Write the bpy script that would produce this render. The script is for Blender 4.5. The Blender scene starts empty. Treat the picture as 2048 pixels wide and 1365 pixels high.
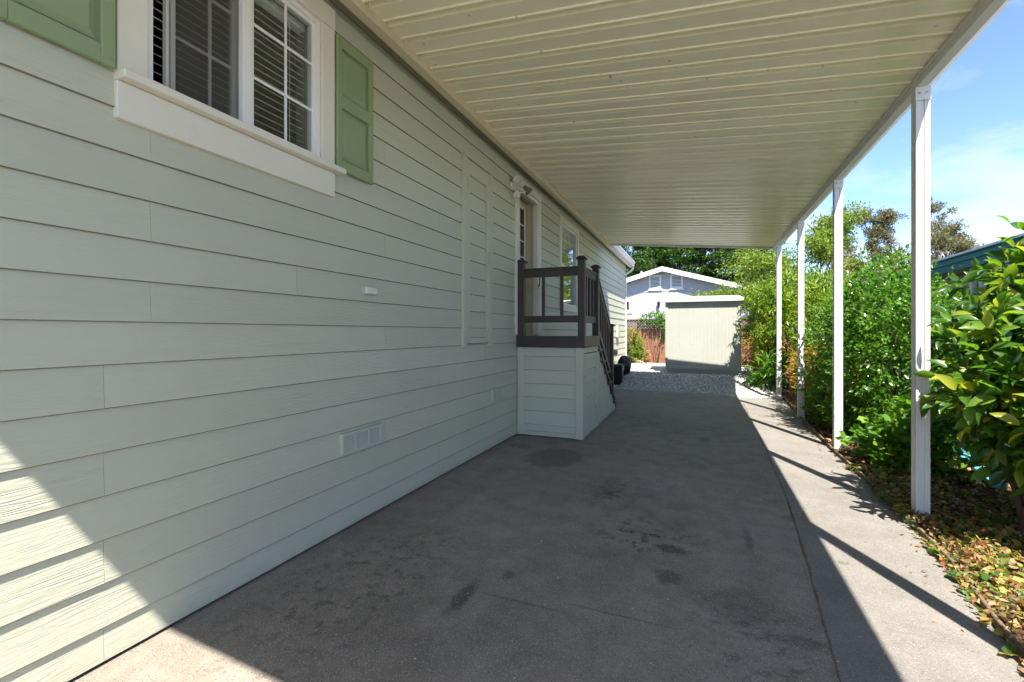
import bpy, bmesh, math, random
import numpy as np
from mathutils import Vector, Matrix

R = math.radians
random.seed(7)
rng = np.random.default_rng(11)
SC = bpy.context.scene
COL = SC.collection

# ------------------------------------------------------------------ camera, sky, sun, exposure
cam_d = bpy.data.cameras.new('camera')
cam = bpy.data.objects.new('camera', cam_d)
COL.objects.link(cam)
cam.location = (0, 0, 1.40)
cam.rotation_euler = (R(90), 0, R(22.45))
cam_d.sensor_width = 36.0
cam_d.lens = 16.0
cam_d.shift_y = -0.0085
cam_d.clip_start = 0.05
cam_d.clip_end = 3000
SC.camera = cam

SUN_DIR = Vector((-0.26, 0.57, -1.0)).normalized()      # way the light travels
SUN_EL = math.asin(-SUN_DIR.z)
SUN_AZ = math.atan2(-SUN_DIR.x, -SUN_DIR.y)              # clockwise from +Y

W = bpy.data.worlds.new('World')
SC.world = W
W.use_nodes = True
wn = W.node_tree
wn.nodes.clear()


def N(nt, typ, out=None, **kw):
    """node helper: attributes in lower case, sockets by name (underscores for spaces)"""
    n = nt.nodes.new(typ)
    for k, v in kw.items():
        if k[0].islower():
            setattr(n, k, v)
            continue
        key = k.replace('_', ' ')
        if key.startswith('In') and key[2:].isdigit():
            s = n.inputs[int(key[2:])]
        else:
            s = n.inputs[key]
        if isinstance(v, bpy.types.NodeSocket):
            nt.links.new(v, s)
        else:
            s.default_value = v
    if out is None:
        return n
    return n.outputs[out]


def M2(nt, op, a, b=0.0, c=None, clamp=False):
    kw = dict(In0=a, In1=b)
    if c is not None:
        kw['In2'] = c
    return N(nt, 'ShaderNodeMath', 0, operation=op, use_clamp=clamp, **kw)


def ramp(nt, fac, stops, interp='LINEAR'):
    n = nt.nodes.new('ShaderNodeValToRGB')
    n.color_ramp.interpolation = interp
    el = n.color_ramp.elements
    while len(el) < len(stops):
        el.new(0.5)
    for e, (p, c) in zip(el, stops):
        e.position = p
        e.color = (*c, 1) if len(c) == 3 else c
    nt.links.new(fac, n.inputs[0])
    return n.outputs[0]


def mixc(nt, fac, a, b, blend='MIX'):
    n = nt.nodes.new('ShaderNodeMix')
    n.data_type = 'RGBA'
    n.blend_type = blend
    n.clamp_factor = True
    for s, v in ((n.inputs[0], fac), (n.inputs[6], a), (n.inputs[7], b)):
        if isinstance(v, bpy.types.NodeSocket):
            nt.links.new(v, s)
        elif hasattr(v, '__len__') and len(v) == 3:
            s.default_value = (*v, 1)
        else:
            s.default_value = v
    return n.outputs[2]


SKY_STRENGTH = 0.135
SUN_STRENGTH = 3.6
SC.view_settings.view_transform = 'Standard'
SC.view_settings.look = 'None'
SC.view_settings.gamma = 1
SC.view_settings.exposure = 2.08
SC.view_settings.use_curve_mapping = False

sky = N(wn, 'ShaderNodeTexSky', sky_type='NISHITA', sun_disc=False, sun_elevation=SUN_EL,
        sun_rotation=SUN_AZ, altitude=50.0, air_density=0.46, dust_density=0.1, ozone_density=3.0)
geo = N(wn, 'ShaderNodeTexCoord')
sep = N(wn, 'ShaderNodeSeparateXYZ', Vector=geo.outputs['Generated'])
zc = M2(wn, 'MAXIMUM', sep.outputs[2], 0.03)
zc = M2(wn, 'ADD', zc, 0.12)
cx_ = M2(wn, 'DIVIDE', sep.outputs[0], zc)
cy_ = M2(wn, 'DIVIDE', sep.outputs[1], zc)
cv = N(wn, 'ShaderNodeCombineXYZ', 0, X=cx_, Y=cy_, Z=0.0)
cn = N(wn, 'ShaderNodeTexNoise', 0, Vector=cv, Scale=0.9, Detail=7.0, Roughness=0.58, Distortion=0.25)
cn = M2(wn, 'ADD', cn, M2(wn, 'MULTIPLY', M2(wn, 'SUBTRACT', 0.42, sep.outputs[2]), 0.16))
cmask = ramp(wn, cn, [(0.47, (0, 0, 0)), (0.70, (1, 1, 1))])
cmask = M2(wn, 'MULTIPLY', cmask, 0.85)
skyc = mixc(wn, cmask, sky.outputs[0], (2.15, 2.2, 2.3))
bg = N(wn, 'ShaderNodeBackground', 0, Color=skyc, Strength=SKY_STRENGTH)
N(wn, 'ShaderNodeOutputWorld', Surface=bg)

sun_d = bpy.data.lights.new('sun', 'SUN')
sun_d.energy = SUN_STRENGTH
sun_d.angle = R(0.5)
sun_d.color = (1.0, 0.94, 0.84)
sun = bpy.data.objects.new('sun', sun_d)
COL.objects.link(sun)
sun.rotation_euler = SUN_DIR.to_track_quat('-Z', 'Y').to_euler()
sun.location = (6, -12, 22)

SC.cycles.use_denoising = True
SC.cycles.use_adaptive_sampling = True
SC.cycles.adaptive_threshold = 0.025
SC.cycles.max_bounces = 10
SC.cycles.diffuse_bounces = 6
SC.cycles.transparent_max_bounces = 12
SC.cycles.caustics_reflective = False
SC.cycles.caustics_refractive = False

# ------------------------------------------------------------------ materials
MATS = {}
RAW = []


def newmat(name):
    m = bpy.data.materials.new(name)
    m.use_nodes = True
    nt = m.node_tree
    nt.nodes.clear()
    out = nt.nodes.new('ShaderNodeOutputMaterial')
    MATS[name] = m
    return m, nt, out


def pos(nt, scale=(1, 1, 1), rnd=0.0):
    p = N(nt, 'ShaderNodeNewGeometry', 'Position')
    if rnd:
        r = N(nt, 'ShaderNodeObjectInfo', 'Random')
        r = M2(nt, 'MULTIPLY', r, rnd)
        o = N(nt, 'ShaderNodeCombineXYZ', 0, X=r, Y=r, Z=r)
        p = N(nt, 'ShaderNodeVectorMath', 0, operation='ADD', In0=p, In1=o)
    return N(nt, 'ShaderNodeVectorMath', 0, operation='MULTIPLY', In0=p, In1=scale)


def noise(nt, v, scale, detail=3.0, rough=0.55, dist=0.0):
    return N(nt, 'ShaderNodeTexNoise', 0, Vector=v, Scale=scale, Detail=detail, Roughness=rough, Distortion=dist)


def pbsdf(nt, out, color, rough=0.6, bump=None, spec=0.4, metal=0.0, strength=0.4, dist=0.01):
    b = N(nt, 'ShaderNodeBsdfPrincipled', Roughness=rough, Metallic=metal)
    b.inputs['Specular IOR Level'].default_value = spec
    if isinstance(color, bpy.types.NodeSocket):
        nt.links.new(color, b.inputs['Base Color'])
    else:
        b.inputs['Base Color'].default_value = (*color, 1)
    if bump is not None:
        bn = N(nt, 'ShaderNodeBump', 0, Strength=strength, Distance=dist, Height=bump)
        nt.links.new(bn, b.inputs['Normal'])
    nt.links.new(b.outputs[0], out.inputs[0])
    return b


def paint(name, col, rough=0.55, var=0.10, scale=3.0, dirt=0.0, fine=0.15, spec=0.35, rnd=0.0, streak=None):
    """painted surface with soft tone drift, fine relief and a little grime"""
    m, nt, out = newmat(name)
    p = pos(nt, rnd=rnd)
    a = noise(nt, p, scale, 5)
    c = mixc(nt, a, tuple(x * (1 - var) for x in col), tuple(min(1, x * (1 + var)) for x in col))
    if dirt:
        d = noise(nt, p, scale * 6, 6, 0.7)
        d = ramp(nt, d, [(0.55, (0, 0, 0)), (0.75, (1, 1, 1))])
        d = M2(nt, 'MULTIPLY', d, dirt)
        c = mixc(nt, d, c, tuple(x * 0.45 for x in col))
    ps = pos(nt, streak) if streak else p
    f = noise(nt, ps, 60.0 if streak is None else 1.0, 4, 0.6)
    pbsdf(nt, out, c, rough, f, spec, strength=fine, dist=0.004)
    return m


def mat_siding(name, col, grain=1.0):
    m, nt, out = newmat(name)
    rnd = N(nt, 'ShaderNodeObjectInfo', 'Random')
    off = M2(nt, 'MULTIPLY', rnd, 37.0)
    p = N(nt, 'ShaderNodeNewGeometry', 'Position')
    p = N(nt, 'ShaderNodeVectorMath', 0, operation='ADD', In0=p, In1=N(nt, 'ShaderNodeCombineXYZ', 0, X=0.0, Y=off, Z=0.0))
    v1 = N(nt, 'ShaderNodeVectorMath', 0, operation='MULTIPLY', In0=p, In1=(1.0, 0.9, 11.0))
    f1 = noise(nt, v1, 1.0, 2.5, 0.5, 0.35)
    rings = M2(nt, 'SINE', M2(nt, 'MULTIPLY', f1, 95.0))
    v2 = N(nt, 'ShaderNodeVectorMath', 0, operation='MULTIPLY', In0=p, In1=(4.0, 5.0, 240.0))
    f2 = noise(nt, v2, 1.0, 2.0, 0.5)
    v3 = N(nt, 'ShaderNodeVectorMath', 0, operation='MULTIPLY', In0=p, In1=(1.0, 1.3, 5.0))
    patch = ramp(nt, noise(nt, v3, 1.0, 2), [(0.35, (0.15,) * 3), (0.65, (1, 1, 1))])
    h = M2(nt, 'ADD', M2(nt, 'MULTIPLY', M2(nt, 'MULTIPLY', rings, patch), 0.45), f2)
    pl = N(nt, 'ShaderNodeNewGeometry', 'Position')
    big = noise(nt, pl, 1.1, 4)
    c = mixc(nt, big, tuple(x * 0.93 for x in col), tuple(x * 1.06 for x in col))
    tone = M2(nt, 'ADD', 0.965, M2(nt, 'MULTIPLY', rnd, 0.07))
    c = mixc(nt, 1.0, c, N(nt, 'ShaderNodeCombineColor', 0, Red=tone, Green=tone, Blue=tone), 'MULTIPLY')
    sp = noise(nt, pl, 23.0, 5, 0.75)
    sp = M2(nt, 'MULTIPLY', ramp(nt, sp, [(0.66, (0, 0, 0)), (0.78, (1, 1, 1))]), 0.22)
    c = mixc(nt, sp, c, tuple(x * 0.6 for x in col))
    # splash-back dirt low on the wall
    sz = N(nt, 'ShaderNodeSeparateXYZ', Vector=pl).outputs[2]
    low = M2(nt, 'SUBTRACT', 0.16, M2(nt, 'ADD', sz, M2(nt, 'MULTIPLY', noise(nt, pl, 7.0, 4), 0.16)))
    low = M2(nt, 'MULTIPLY', low, 6.0, clamp=True)
    c = mixc(nt, M2(nt, 'MULTIPLY', low, 0.5), c, (0.20, 0.19, 0.17))
    pbsdf(nt, out, c, 0.5, h, 0.35, strength=0.55 * grain, dist=0.0022)
    return m


def mat_leaf(name, stops, trans=0.35, rough=0.4, spec=0.45):
    """leaf: one colour for each leaf (random per island / per object), light passes through"""
    m, nt, out = newmat(name)
    r1 = N(nt, 'ShaderNodeNewGeometry', 'Random Per Island')
    r2 = N(nt, 'ShaderNodeObjectInfo', 'Random')
    r = M2(nt, 'FRACT', M2(nt, 'ADD', r1, r2))
    c = ramp(nt, r, stops)
    b = N(nt, 'ShaderNodeBsdfPrincipled', Base_Color=c, Roughness=rough)
    b.inputs['Specular IOR Level'].default_value = spec
    tc = mixc(nt, 0.5, c, (0.75, 0.95, 0.10), 'MULTIPLY')
    tc = mixc(nt, 1.0, tc, (1.9, 1.9, 1.4), 'MULTIPLY')
    t = N(nt, 'ShaderNodeBsdfTranslucent', 0, Color=tc)
    ms = N(nt, 'ShaderNodeMixShader', 0, In0=trans, In1=b.outputs[0], In2=t)
    nt.links.new(ms, out.inputs[0])
    return m


def mat_glass(name, tint=(0.9, 0.95, 0.95), fac=0.18):
    """thin window pane: see-through, mirror at grazing angles"""
    m, nt, out = newmat(name)
    fr = N(nt, 'ShaderNodeLayerWeight', 'Facing', Blend=0.5)
    fr = M2(nt, 'ADD', M2(nt, 'POWER', fr, 4.0), fac * 0.3, clamp=True)
    tr = N(nt, 'ShaderNodeBsdfTransparent', 0, Color=(*tint, 1))
    gl = N(nt, 'ShaderNodeBsdfGlossy', 0, Color=(1, 1, 1, 1), Roughness=0.02)
    nt.links.new(N(nt, 'ShaderNodeMixShader', 0, In0=fr, In1=tr, In2=gl), out.inputs[0])
    return m


SIDING = mat_siding('sage_siding', (0.51, 0.522, 0.408))
SAGE = paint('sage_trim', (0.52, 0.523, 0.41), 0.5, 0.05, 2.0, 0.1)
CREAM = paint('cream_trim', (0.70, 0.68, 0.58), 0.5, 0.05, 2.0, 0.12, 0.25, streak=(30, 30, 4))
WHITE = paint('white_vinyl', (0.78, 0.78, 0.76), 0.35, 0.03, 2.0, 0.05, 0.03)
SHUT = paint('green_shutter', (0.25, 0.325, 0.175), 0.45, 0.06, 2.0, 0.05, 0.08)
BROWN = paint('dark_brown_paint', (0.052, 0.040, 0.036), 0.45, 0.18, 5.0, 0.15, 0.3, streak=(14, 14, 90))
CPORT = paint('carport_post_white', (0.60, 0.60, 0.59), 0.4, 0.04, 1.5, 0.12, 0.05)
FASCIA = paint('beige_fascia', (0.62, 0.55, 0.38), 0.5, 0.06, 2.0, 0.12, 0.1)
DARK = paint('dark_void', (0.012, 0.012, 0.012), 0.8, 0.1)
INNER = paint('room_wall', (0.30, 0.27, 0.24), 0.8, 0.1)
BLIND = paint('blind_white', (0.80, 0.78, 0.74), 0.5, 0.03)
GREYM = paint('grey_metal', (0.33, 0.34, 0.33), 0.4, 0.1, 6.0, 0.2)
BLACKP = paint('black_plastic', (0.014, 0.015, 0.017), 0.35, 0.2, 4.0, 0.0, 0.1)
BLUEP = paint('sky_blue_paint', (0.10, 0.42, 0.72), 0.5, 0.1, 4.0, 0.15)
TEAL = paint('teal_paint', (0.012, 0.15, 0.175), 0.6, 0.12, 3.0, 0.1, 0.1)
NWHITE = paint('house_white', (0.40, 0.41, 0.44), 0.6, 0.05, 1.2, 0.06, 0.1)
NTRIM = paint('bright_white_trim', (0.74, 0.74, 0.73), 0.5, 0.03)
SHEDW = paint('shed_paint', (0.37, 0.38, 0.335), 0.6, 0.06, 1.5, 0.15, 0.3, streak=(40, 40, 3))
SHEDR = paint('shed_roof', (0.55, 0.55, 0.53), 0.5, 0.05, 2.0, 0.1)
ROOFG = paint('grey_shingle', (0.16, 0.16, 0.165), 0.9, 0.3, 8.0, 0.3, 0.5)
REDW = paint('redwood_boards', (0.235, 0.10, 0.055), 0.75, 0.35, 2.0, 0.3, 0.5, rnd=31.0, streak=(30, 30, 2))
REDW2 = paint('weathered_lattice', (0.17, 0.115, 0.10), 0.8, 0.3, 3.0, 0.3, 0.4)
BENDER = paint('weathered_edging', (0.16, 0.115, 0.075), 0.85, 0.3, 5.0, 0.4, 0.6, rnd=11.0)
BARK = paint('bark', (0.11, 0.075, 0.05), 0.9, 0.3, 14.0, 0.3, 0.8)
BARKE = paint('pale_bark', (0.34, 0.26, 0.20), 0.9, 0.35, 5.0, 0.3, 0.5)
DOORW = paint('door_paint', (0.58, 0.52, 0.40), 0.45, 0.05)
GLASS = mat_glass('window_glass')
LENS = mat_glass('lamp_glass', (0.95, 0.95, 0.95), 0.6)
CONC = paint('concrete', (0.40, 0.38, 0.35), 0.85, 0.15, 3.0, 0.25, 0.4)
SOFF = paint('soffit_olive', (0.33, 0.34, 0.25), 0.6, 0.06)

# screen: dark woven mesh, mostly see-through
m, nt, out = newmat('insect_screen')
SCREEN = m
d_ = N(nt, 'ShaderNodeBsdfDiffuse', 0, Color=(0.09, 0.085, 0.08, 1))
t_ = N(nt, 'ShaderNodeBsdfTransparent', 0)
nt.links.new(N(nt, 'ShaderNodeMixShader', 0, In0=0.55, In1=t_, In2=d_), out.inputs[0])

# carport pans: baked cream enamel with drip spots and smears
m, nt, out = newmat('cream_enamel_pan')
PAN = m
p = pos(nt)
c = mixc(nt, noise(nt, p, 0.9, 4), (0.82, 0.80, 0.60), (0.88, 0.86, 0.66))
rt = M2(nt, 'ADD', 0.93, M2(nt, 'MULTIPLY', N(nt, 'ShaderNodeObjectInfo', 'Random'), 0.10))
c = mixc(nt, 1.0, c, N(nt, 'ShaderNodeCombineColor', 0, Red=rt, Green=rt, Blue=rt), 'MULTIPLY')
sp = N(nt, 'ShaderNodeTexVoronoi', 'Distance', Vector=p, Scale=5.5, Randomness=1.0)
sp = ramp(nt, sp, [(0.045, (1, 1, 1)), (0.095, (0, 0, 0))])
sp = M2(nt, 'MULTIPLY', sp, ramp(nt, noise(nt, p, 2.2, 2), [(0.40, (0, 0, 0)), (0.55, (1, 1, 1))]))
c = mixc(nt, M2(nt, 'MULTIPLY', sp, 0.65), c, (0.25, 0.20, 0.12))
sm = noise(nt, pos(nt, (1.2, 9, 1)), 1.0, 5, 0.65)
c = mixc(nt, M2(nt, 'MULTIPLY', ramp(nt, sm, [(0.5, (0, 0, 0)), (0.75, (1, 1, 1))]), 0.22), c, (0.55, 0.51, 0.37))
pbsdf(nt, out, c, 0.32, noise(nt, pos(nt, (1.5, 12, 1)), 1.0, 2), 0.5, strength=0.08, dist=0.01)


# asphalt: worn binder, pale aggregate, oil marks
def stain(nt, p, n1, cx, cy, rx, ry, soft=0.35, wob=0.5):
    v = N(nt, 'ShaderNodeVectorMath', 0, operation='SUBTRACT', In0=p, In1=(cx, cy, 0))
    v = N(nt, 'ShaderNodeVectorMath', 0, operation='MULTIPLY', In0=v, In1=(1 / rx, 1 / ry, 0))
    d = N(nt, 'ShaderNodeVectorMath', 'Value', operation='LENGTH', In0=v)
    d = M2(nt, 'ADD', d, M2(nt, 'MULTIPLY', M2(nt, 'SUBTRACT', n1, 0.5), wob * 4))
    return M2(nt, 'DIVIDE', M2(nt, 'SUBTRACT', 1.0, d), soft, clamp=True)


def mat_asphalt(name, ca, cb, stains, blue=0.32, chips=0.75, spatter=(), pale=()):
    m, nt, out = newmat(name)
    p = pos(nt)
    big = noise(nt, p, 0.8, 6, 0.6)
    mid = noise(nt, p, 5.0, 6, 0.65)
    f = M2(nt, 'ADD', M2(nt, 'MULTIPLY', big, 0.5), M2(nt, 'MULTIPLY', mid, 0.5))
    c = mixc(nt, ramp(nt, f, [(0.38, (0, 0, 0)), (0.62, (1, 1, 1))]), ca, cb)
    bl = ramp(nt, noise(nt, pos(nt, (1, 1, 1)), 1.6, 3), [(0.55, (0, 0, 0)), (0.72, (1, 1, 1))])
    c = mixc(nt, M2(nt, 'MULTIPLY', bl, blue), c, (0.155, 0.148, 0.172))
    n1 = noise(nt, p, 9.0, 7, 0.7)
    tot = None
    for (cx, cy, rx, ry, soft, wob, amt) in stains:
        s = M2(nt, 'MULTIPLY', stain(nt, p, n1, cx, cy, rx, ry, soft, wob), amt)
        tot = s if tot is None else M2(nt, 'MAXIMUM', tot, s)
    if tot is not None:
        c = mixc(nt, tot, c, tuple(x * 0.34 for x in ca))
    spot = ramp(nt, noise(nt, p, 13.0, 4, 0.6), [(0.52, (0, 0, 0)), (0.62, (1, 1, 1))])
    for (cx, cy, rx, ry, amt) in spatter:
        s = M2(nt, 'MULTIPLY', M2(nt, 'MULTIPLY', stain(nt, p, n1, cx, cy, rx, ry, 0.7, 0.25), spot), amt)
        c = mixc(nt, s, c, tuple(x * 0.36 for x in ca))
    bloom = ramp(nt, noise(nt, p, 19.0, 4, 0.65), [(0.50, (0, 0, 0)), (0.70, (1, 1, 1))])
    for (cx, cy, rx, ry, amt) in pale:
        s = M2(nt, 'MULTIPLY', M2(nt, 'MULTIPLY', stain(nt, p, n1, cx, cy, rx, ry, 0.8, 0.3), bloom), amt)
        c = mixc(nt, s, c, (0.42, 0.42, 0.46))
    vo = N(nt, 'ShaderNodeTexVoronoi', Vector=p, Scale=165.0, Randomness=1.0)
    stone = N(nt, 'ShaderNodeSeparateColor', Color=vo.outputs['Color']).outputs[0]
    inner = ramp(nt, vo.outputs['Distance'], [(0.25, (1, 1, 1)), (0.5, (0, 0, 0))])
    lt = M2(nt, 'MULTIPLY', ramp(nt, stone, [(0.62, (0, 0, 0)), (0.95, (1, 1, 1))]), inner)
    c = mixc(nt, M2(nt, 'MULTIPLY', lt, chips), c, (0.50, 0.47, 0.43))
    dk = M2(nt, 'MULTIPLY', ramp(nt, stone, [(0.05, (1, 1, 1)), (0.3, (0, 0, 0))]), inner)
    c = mixc(nt, M2(nt, 'MULTIPLY', dk, 0.7), c, (0.03, 0.028, 0.025))
    h = M2(nt, 'ADD', M2(nt, 'MULTIPLY', inner, 0.6), M2(nt, 'MULTIPLY', noise(nt, p, 60.0, 4), 0.8))
    pbsdf(nt, out, c, 0.78, h, 0.3, strength=0.55, dist=0.004)
    return m


STAINS = [
          (-0.16, 3.10, 0.12, 0.08, 0.5, 0.6, 0.75), (-0.17, 2.74, 0.10, 0.09, 0.5, 0.5, 0.7), (-1.16, 2.15, 0.055, 0.20, 0.5, 0.4, 0.75),
          (-1.02, 2.42, 0.04, 0.06, 0.5, 0.4, 0.6), (-1.50, 4.89, 0.34, 0.42, 0.2, 0.2, 0.45), (-0.75, 4.0, 0.16, 0.26, 0.8, 0.5, 0.5),
          (-2.05, 5.2, 0.16, 0.14, 0.3, 0.3, 0.4), (0.20, 2.60, 0.26, 0.17, 0.5, 0.4, 0.32), (0.42, 2.40, 0.14, 0.06, 0.5, 0.45, 0.4),
          (0.30, 3.45, 0.035, 0.22, 0.6, 0.5, 0.6), (0.06, 6.44, 0.12, 0.2, 0.8, 0.5, 0.4), (-0.85, 2.2, 0.30, 0.012, 0.6, 0.15, 0.5),
          (-0.39, 2.28, 0.32, 0.012, 0.6, 0.15, 0.5)]
ASPH = mat_asphalt('worn_asphalt', (0.18, 0.155, 0.129), (0.295, 0.256, 0.215), STAINS,
                   spatter=[(-0.35, 3.2, 0.42, 0.42, 0.9), (-0.72, 4.05, 0.30, 0.5, 0.7), (-1.75, 2.0, 0.6, 1.1, 0.55), (0.25, 2.3, 0.4, 0.5, 0.5), (-0.9, 7.5, 0.5, 1.4, 0.5)],
                   pale=[(-2.0, 5.15, 0.22, 0.30, 0.7), (-2.08, 4.45, 0.14, 0.22, 0.8), (0.48, 4.3, 0.10, 0.08, 0.7), (-0.3, 4.6, 0.4, 0.7, 0.35)])
ASPH2 = mat_asphalt('pale_asphalt_strip', (0.165, 0.153, 0.138), (0.225, 0.21, 0.19),
                    [(0.80, 3.31, 0.05, 0.03, 0.6, 0.5, 0.5), (0.9, 2.2, 0.04, 0.03, 0.6, 0.5, 0.5)], blue=0.0, chips=0.5)

# soil / litter / gravel base
m, nt, out = newmat('soil')
SOIL = m
p = pos(nt)
c = ramp(nt, noise(nt, p, 9.0, 8, 0.7), [(0.3, (0.030, 0.020, 0.013)), (0.52, (0.085, 0.052, 0.032)), (0.7, (0.17, 0.105, 0.06))])
pbsdf(nt, out, c, 0.95, noise(nt, p, 30.0, 7, 0.7), 0.1, strength=1.0, dist=0.03)
m, nt, out = newmat('gravel_base')
GRAVB = m
p = pos(nt)
vo = N(nt, 'ShaderNodeTexVoronoi', Vector=p, Scale=38.0, Randomness=1.0)
st = N(nt, 'ShaderNodeSeparateColor', Color=vo.outputs['Color']).outputs[1]
c = ramp(nt, st, [(0.0, (0.34, 0.33, 0.31)), (0.5, (0.50, 0.49, 0.46)), (1.0, (0.66, 0.65, 0.62))])
c = mixc(nt, ramp(nt, vo.outputs['Distance'], [(0.35, (0, 0, 0)), (0.7, (1, 1, 1))]), c, (0.22, 0.21, 0.195))
pbsdf(nt, out, c, 0.85, M2(nt, 'SUBTRACT', 1.0, vo.outputs['Distance']), 0.2, strength=1.0, dist=0.02)
m, nt, out = newmat('gravel_stone')
GRAVS = m
r = N(nt, 'ShaderNodeNewGeometry', 'Random Per Island')
pbsdf(nt, out, ramp(nt, r, [(0.0, (0.32, 0.31, 0.29)), (0.5, (0.55, 0.54, 0.51)), (1.0, (0.75, 0.74, 0.71))]), 0.8)
m, nt, out = newmat('far_ground')
GROUND = m
p = pos(nt)
pbsdf(nt, out, ramp(nt, noise(nt, p, 0.6, 8, 0.65), [(0.3, (0.05, 0.055, 0.022)), (0.55, (0.10, 0.085, 0.045)), (0.75, (0.16, 0.12, 0.07))]), 0.95,
      noise(nt, p, 8.0, 6), 0.1, strength=0.8, dist=0.05)

L_CITRUS = mat_leaf('citrus_leaf', [(0.0, (0.030, 0.085, 0.014)), (0.45, (0.060, 0.150, 0.020)), (0.72, (0.12, 0.22, 0.025)), (0.9, (0.24, 0.29, 0.03)), (1.0, (0.38, 0.34, 0.035))], 0.42, 0.32, 0.5)
L_HEDGE = mat_leaf('hedge_leaf', [(0.0, (0.045, 0.125, 0.016)), (0.6, (0.09, 0.205, 0.026)), (1.0, (0.17, 0.30, 0.038))], 0.38, 0.28, 0.55)
L_YEL = mat_leaf('yellow_green_leaf', [(0.0, (0.055, 0.14, 0.02)), (0.45, (0.11, 0.20, 0.022)), (0.8, (0.24, 0.29, 0.03)), (1.0, (0.38, 0.36, 0.04))], 0.38, 0.36, 0.4)
L_ORANGE = mat_leaf('orange_leaf', [(0.0, (0.10, 0.15, 0.02)), (0.35, (0.34, 0.27, 0.04)), (0.7, (0.42, 0.19, 0.04)), (1.0, (0.28, 0.09, 0.03))], 0.35, 0.5, 0.3)
L_LOW = mat_leaf('low_green_leaf', [(0.0, (0.045, 0.13, 0.018)), (0.6, (0.09, 0.21, 0.025)), (1.0, (0.19, 0.30, 0.035))], 0.38, 0.4, 0.4)
L_PALE = mat_leaf('pale_tree_leaf', [(0.0, (0.075, 0.12, 0.024)), (0.5, (0.15, 0.22, 0.035)), (1.0, (0.29, 0.34, 0.055))], 0.42, 0.45, 0.3)
L_CONIF = mat_leaf('conifer_needle', [(0.0, (0.020, 0.045, 0.012)), (0.6, (0.045, 0.10, 0.018)), (1.0, (0.10, 0.19, 0.025))], 0.2, 0.6, 0.2)
L_EUC = mat_leaf('eucalyptus_leaf', [(0.0, (0.085, 0.085, 0.05)), (0.5, (0.15, 0.145, 0.075)), (1.0, (0.25, 0.215, 0.11))], 0.25, 0.5, 0.3)
L_EUCB = mat_leaf('brown_green_leaf', [(0.0, (0.11, 0.085, 0.035)), (0.5, (0.19, 0.16, 0.05)), (1.0, (0.26, 0.24, 0.065))], 0.3, 0.5, 0.3)
L_COVER = mat_leaf('ground_cover_leaf', [(0.0, (0.035, 0.085, 0.02)), (0.32, (0.085, 0.16, 0.028)), (0.50, (0.20, 0.22, 0.05)), (0.68, (0.36, 0.29, 0.07)), (0.88, (0.38, 0.19, 0.08)), (1.0, (0.30, 0.09, 0.06))], 0.3, 0.55, 0.25)
L_LITTER = mat_leaf('dry_litter', [(0.0, (0.10, 0.055, 0.03)), (0.5, (0.24, 0.13, 0.07)), (0.85, (0.40, 0.24, 0.14)), (1.0, (0.52, 0.40, 0.28))], 0.15, 0.7, 0.2)


# ------------------------------------------------------------------ mesh helpers
WLOC = {}


def tag(o, label=None, cat=None, group=None, kind=None):
    if label: o['label'] = label
    if cat: o['category'] = cat
    if group: o['group'] = group
    if kind: o['kind'] = kind
    return o


def attach(o, parent):
    if parent is not None:
        o.parent = parent
        o.matrix_parent_inverse = Matrix.Translation(-WLOC[parent.name])


def thing(name, loc, label, cat, group=None):
    e = bpy.data.objects.new(name, None)
    e.empty_display_size = 0.2
    COL.objects.link(e)
    e.location = loc
    WLOC[e.name] = Vector(loc)
    return tag(e, label, cat, group)


def link(name, me, mat, parent=None, loc=(0, 0, 0), rot=None):
    o = bpy.data.objects.new(name, me)
    COL.objects.link(o)
    o.location = loc
    if rot: o.rotation_euler = rot
    WLOC[o.name] = Vector(loc)
    if mat is not None and len(me.materials) == 0:
        me.materials.append(mat)
    attach(o, parent)
    return o


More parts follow.
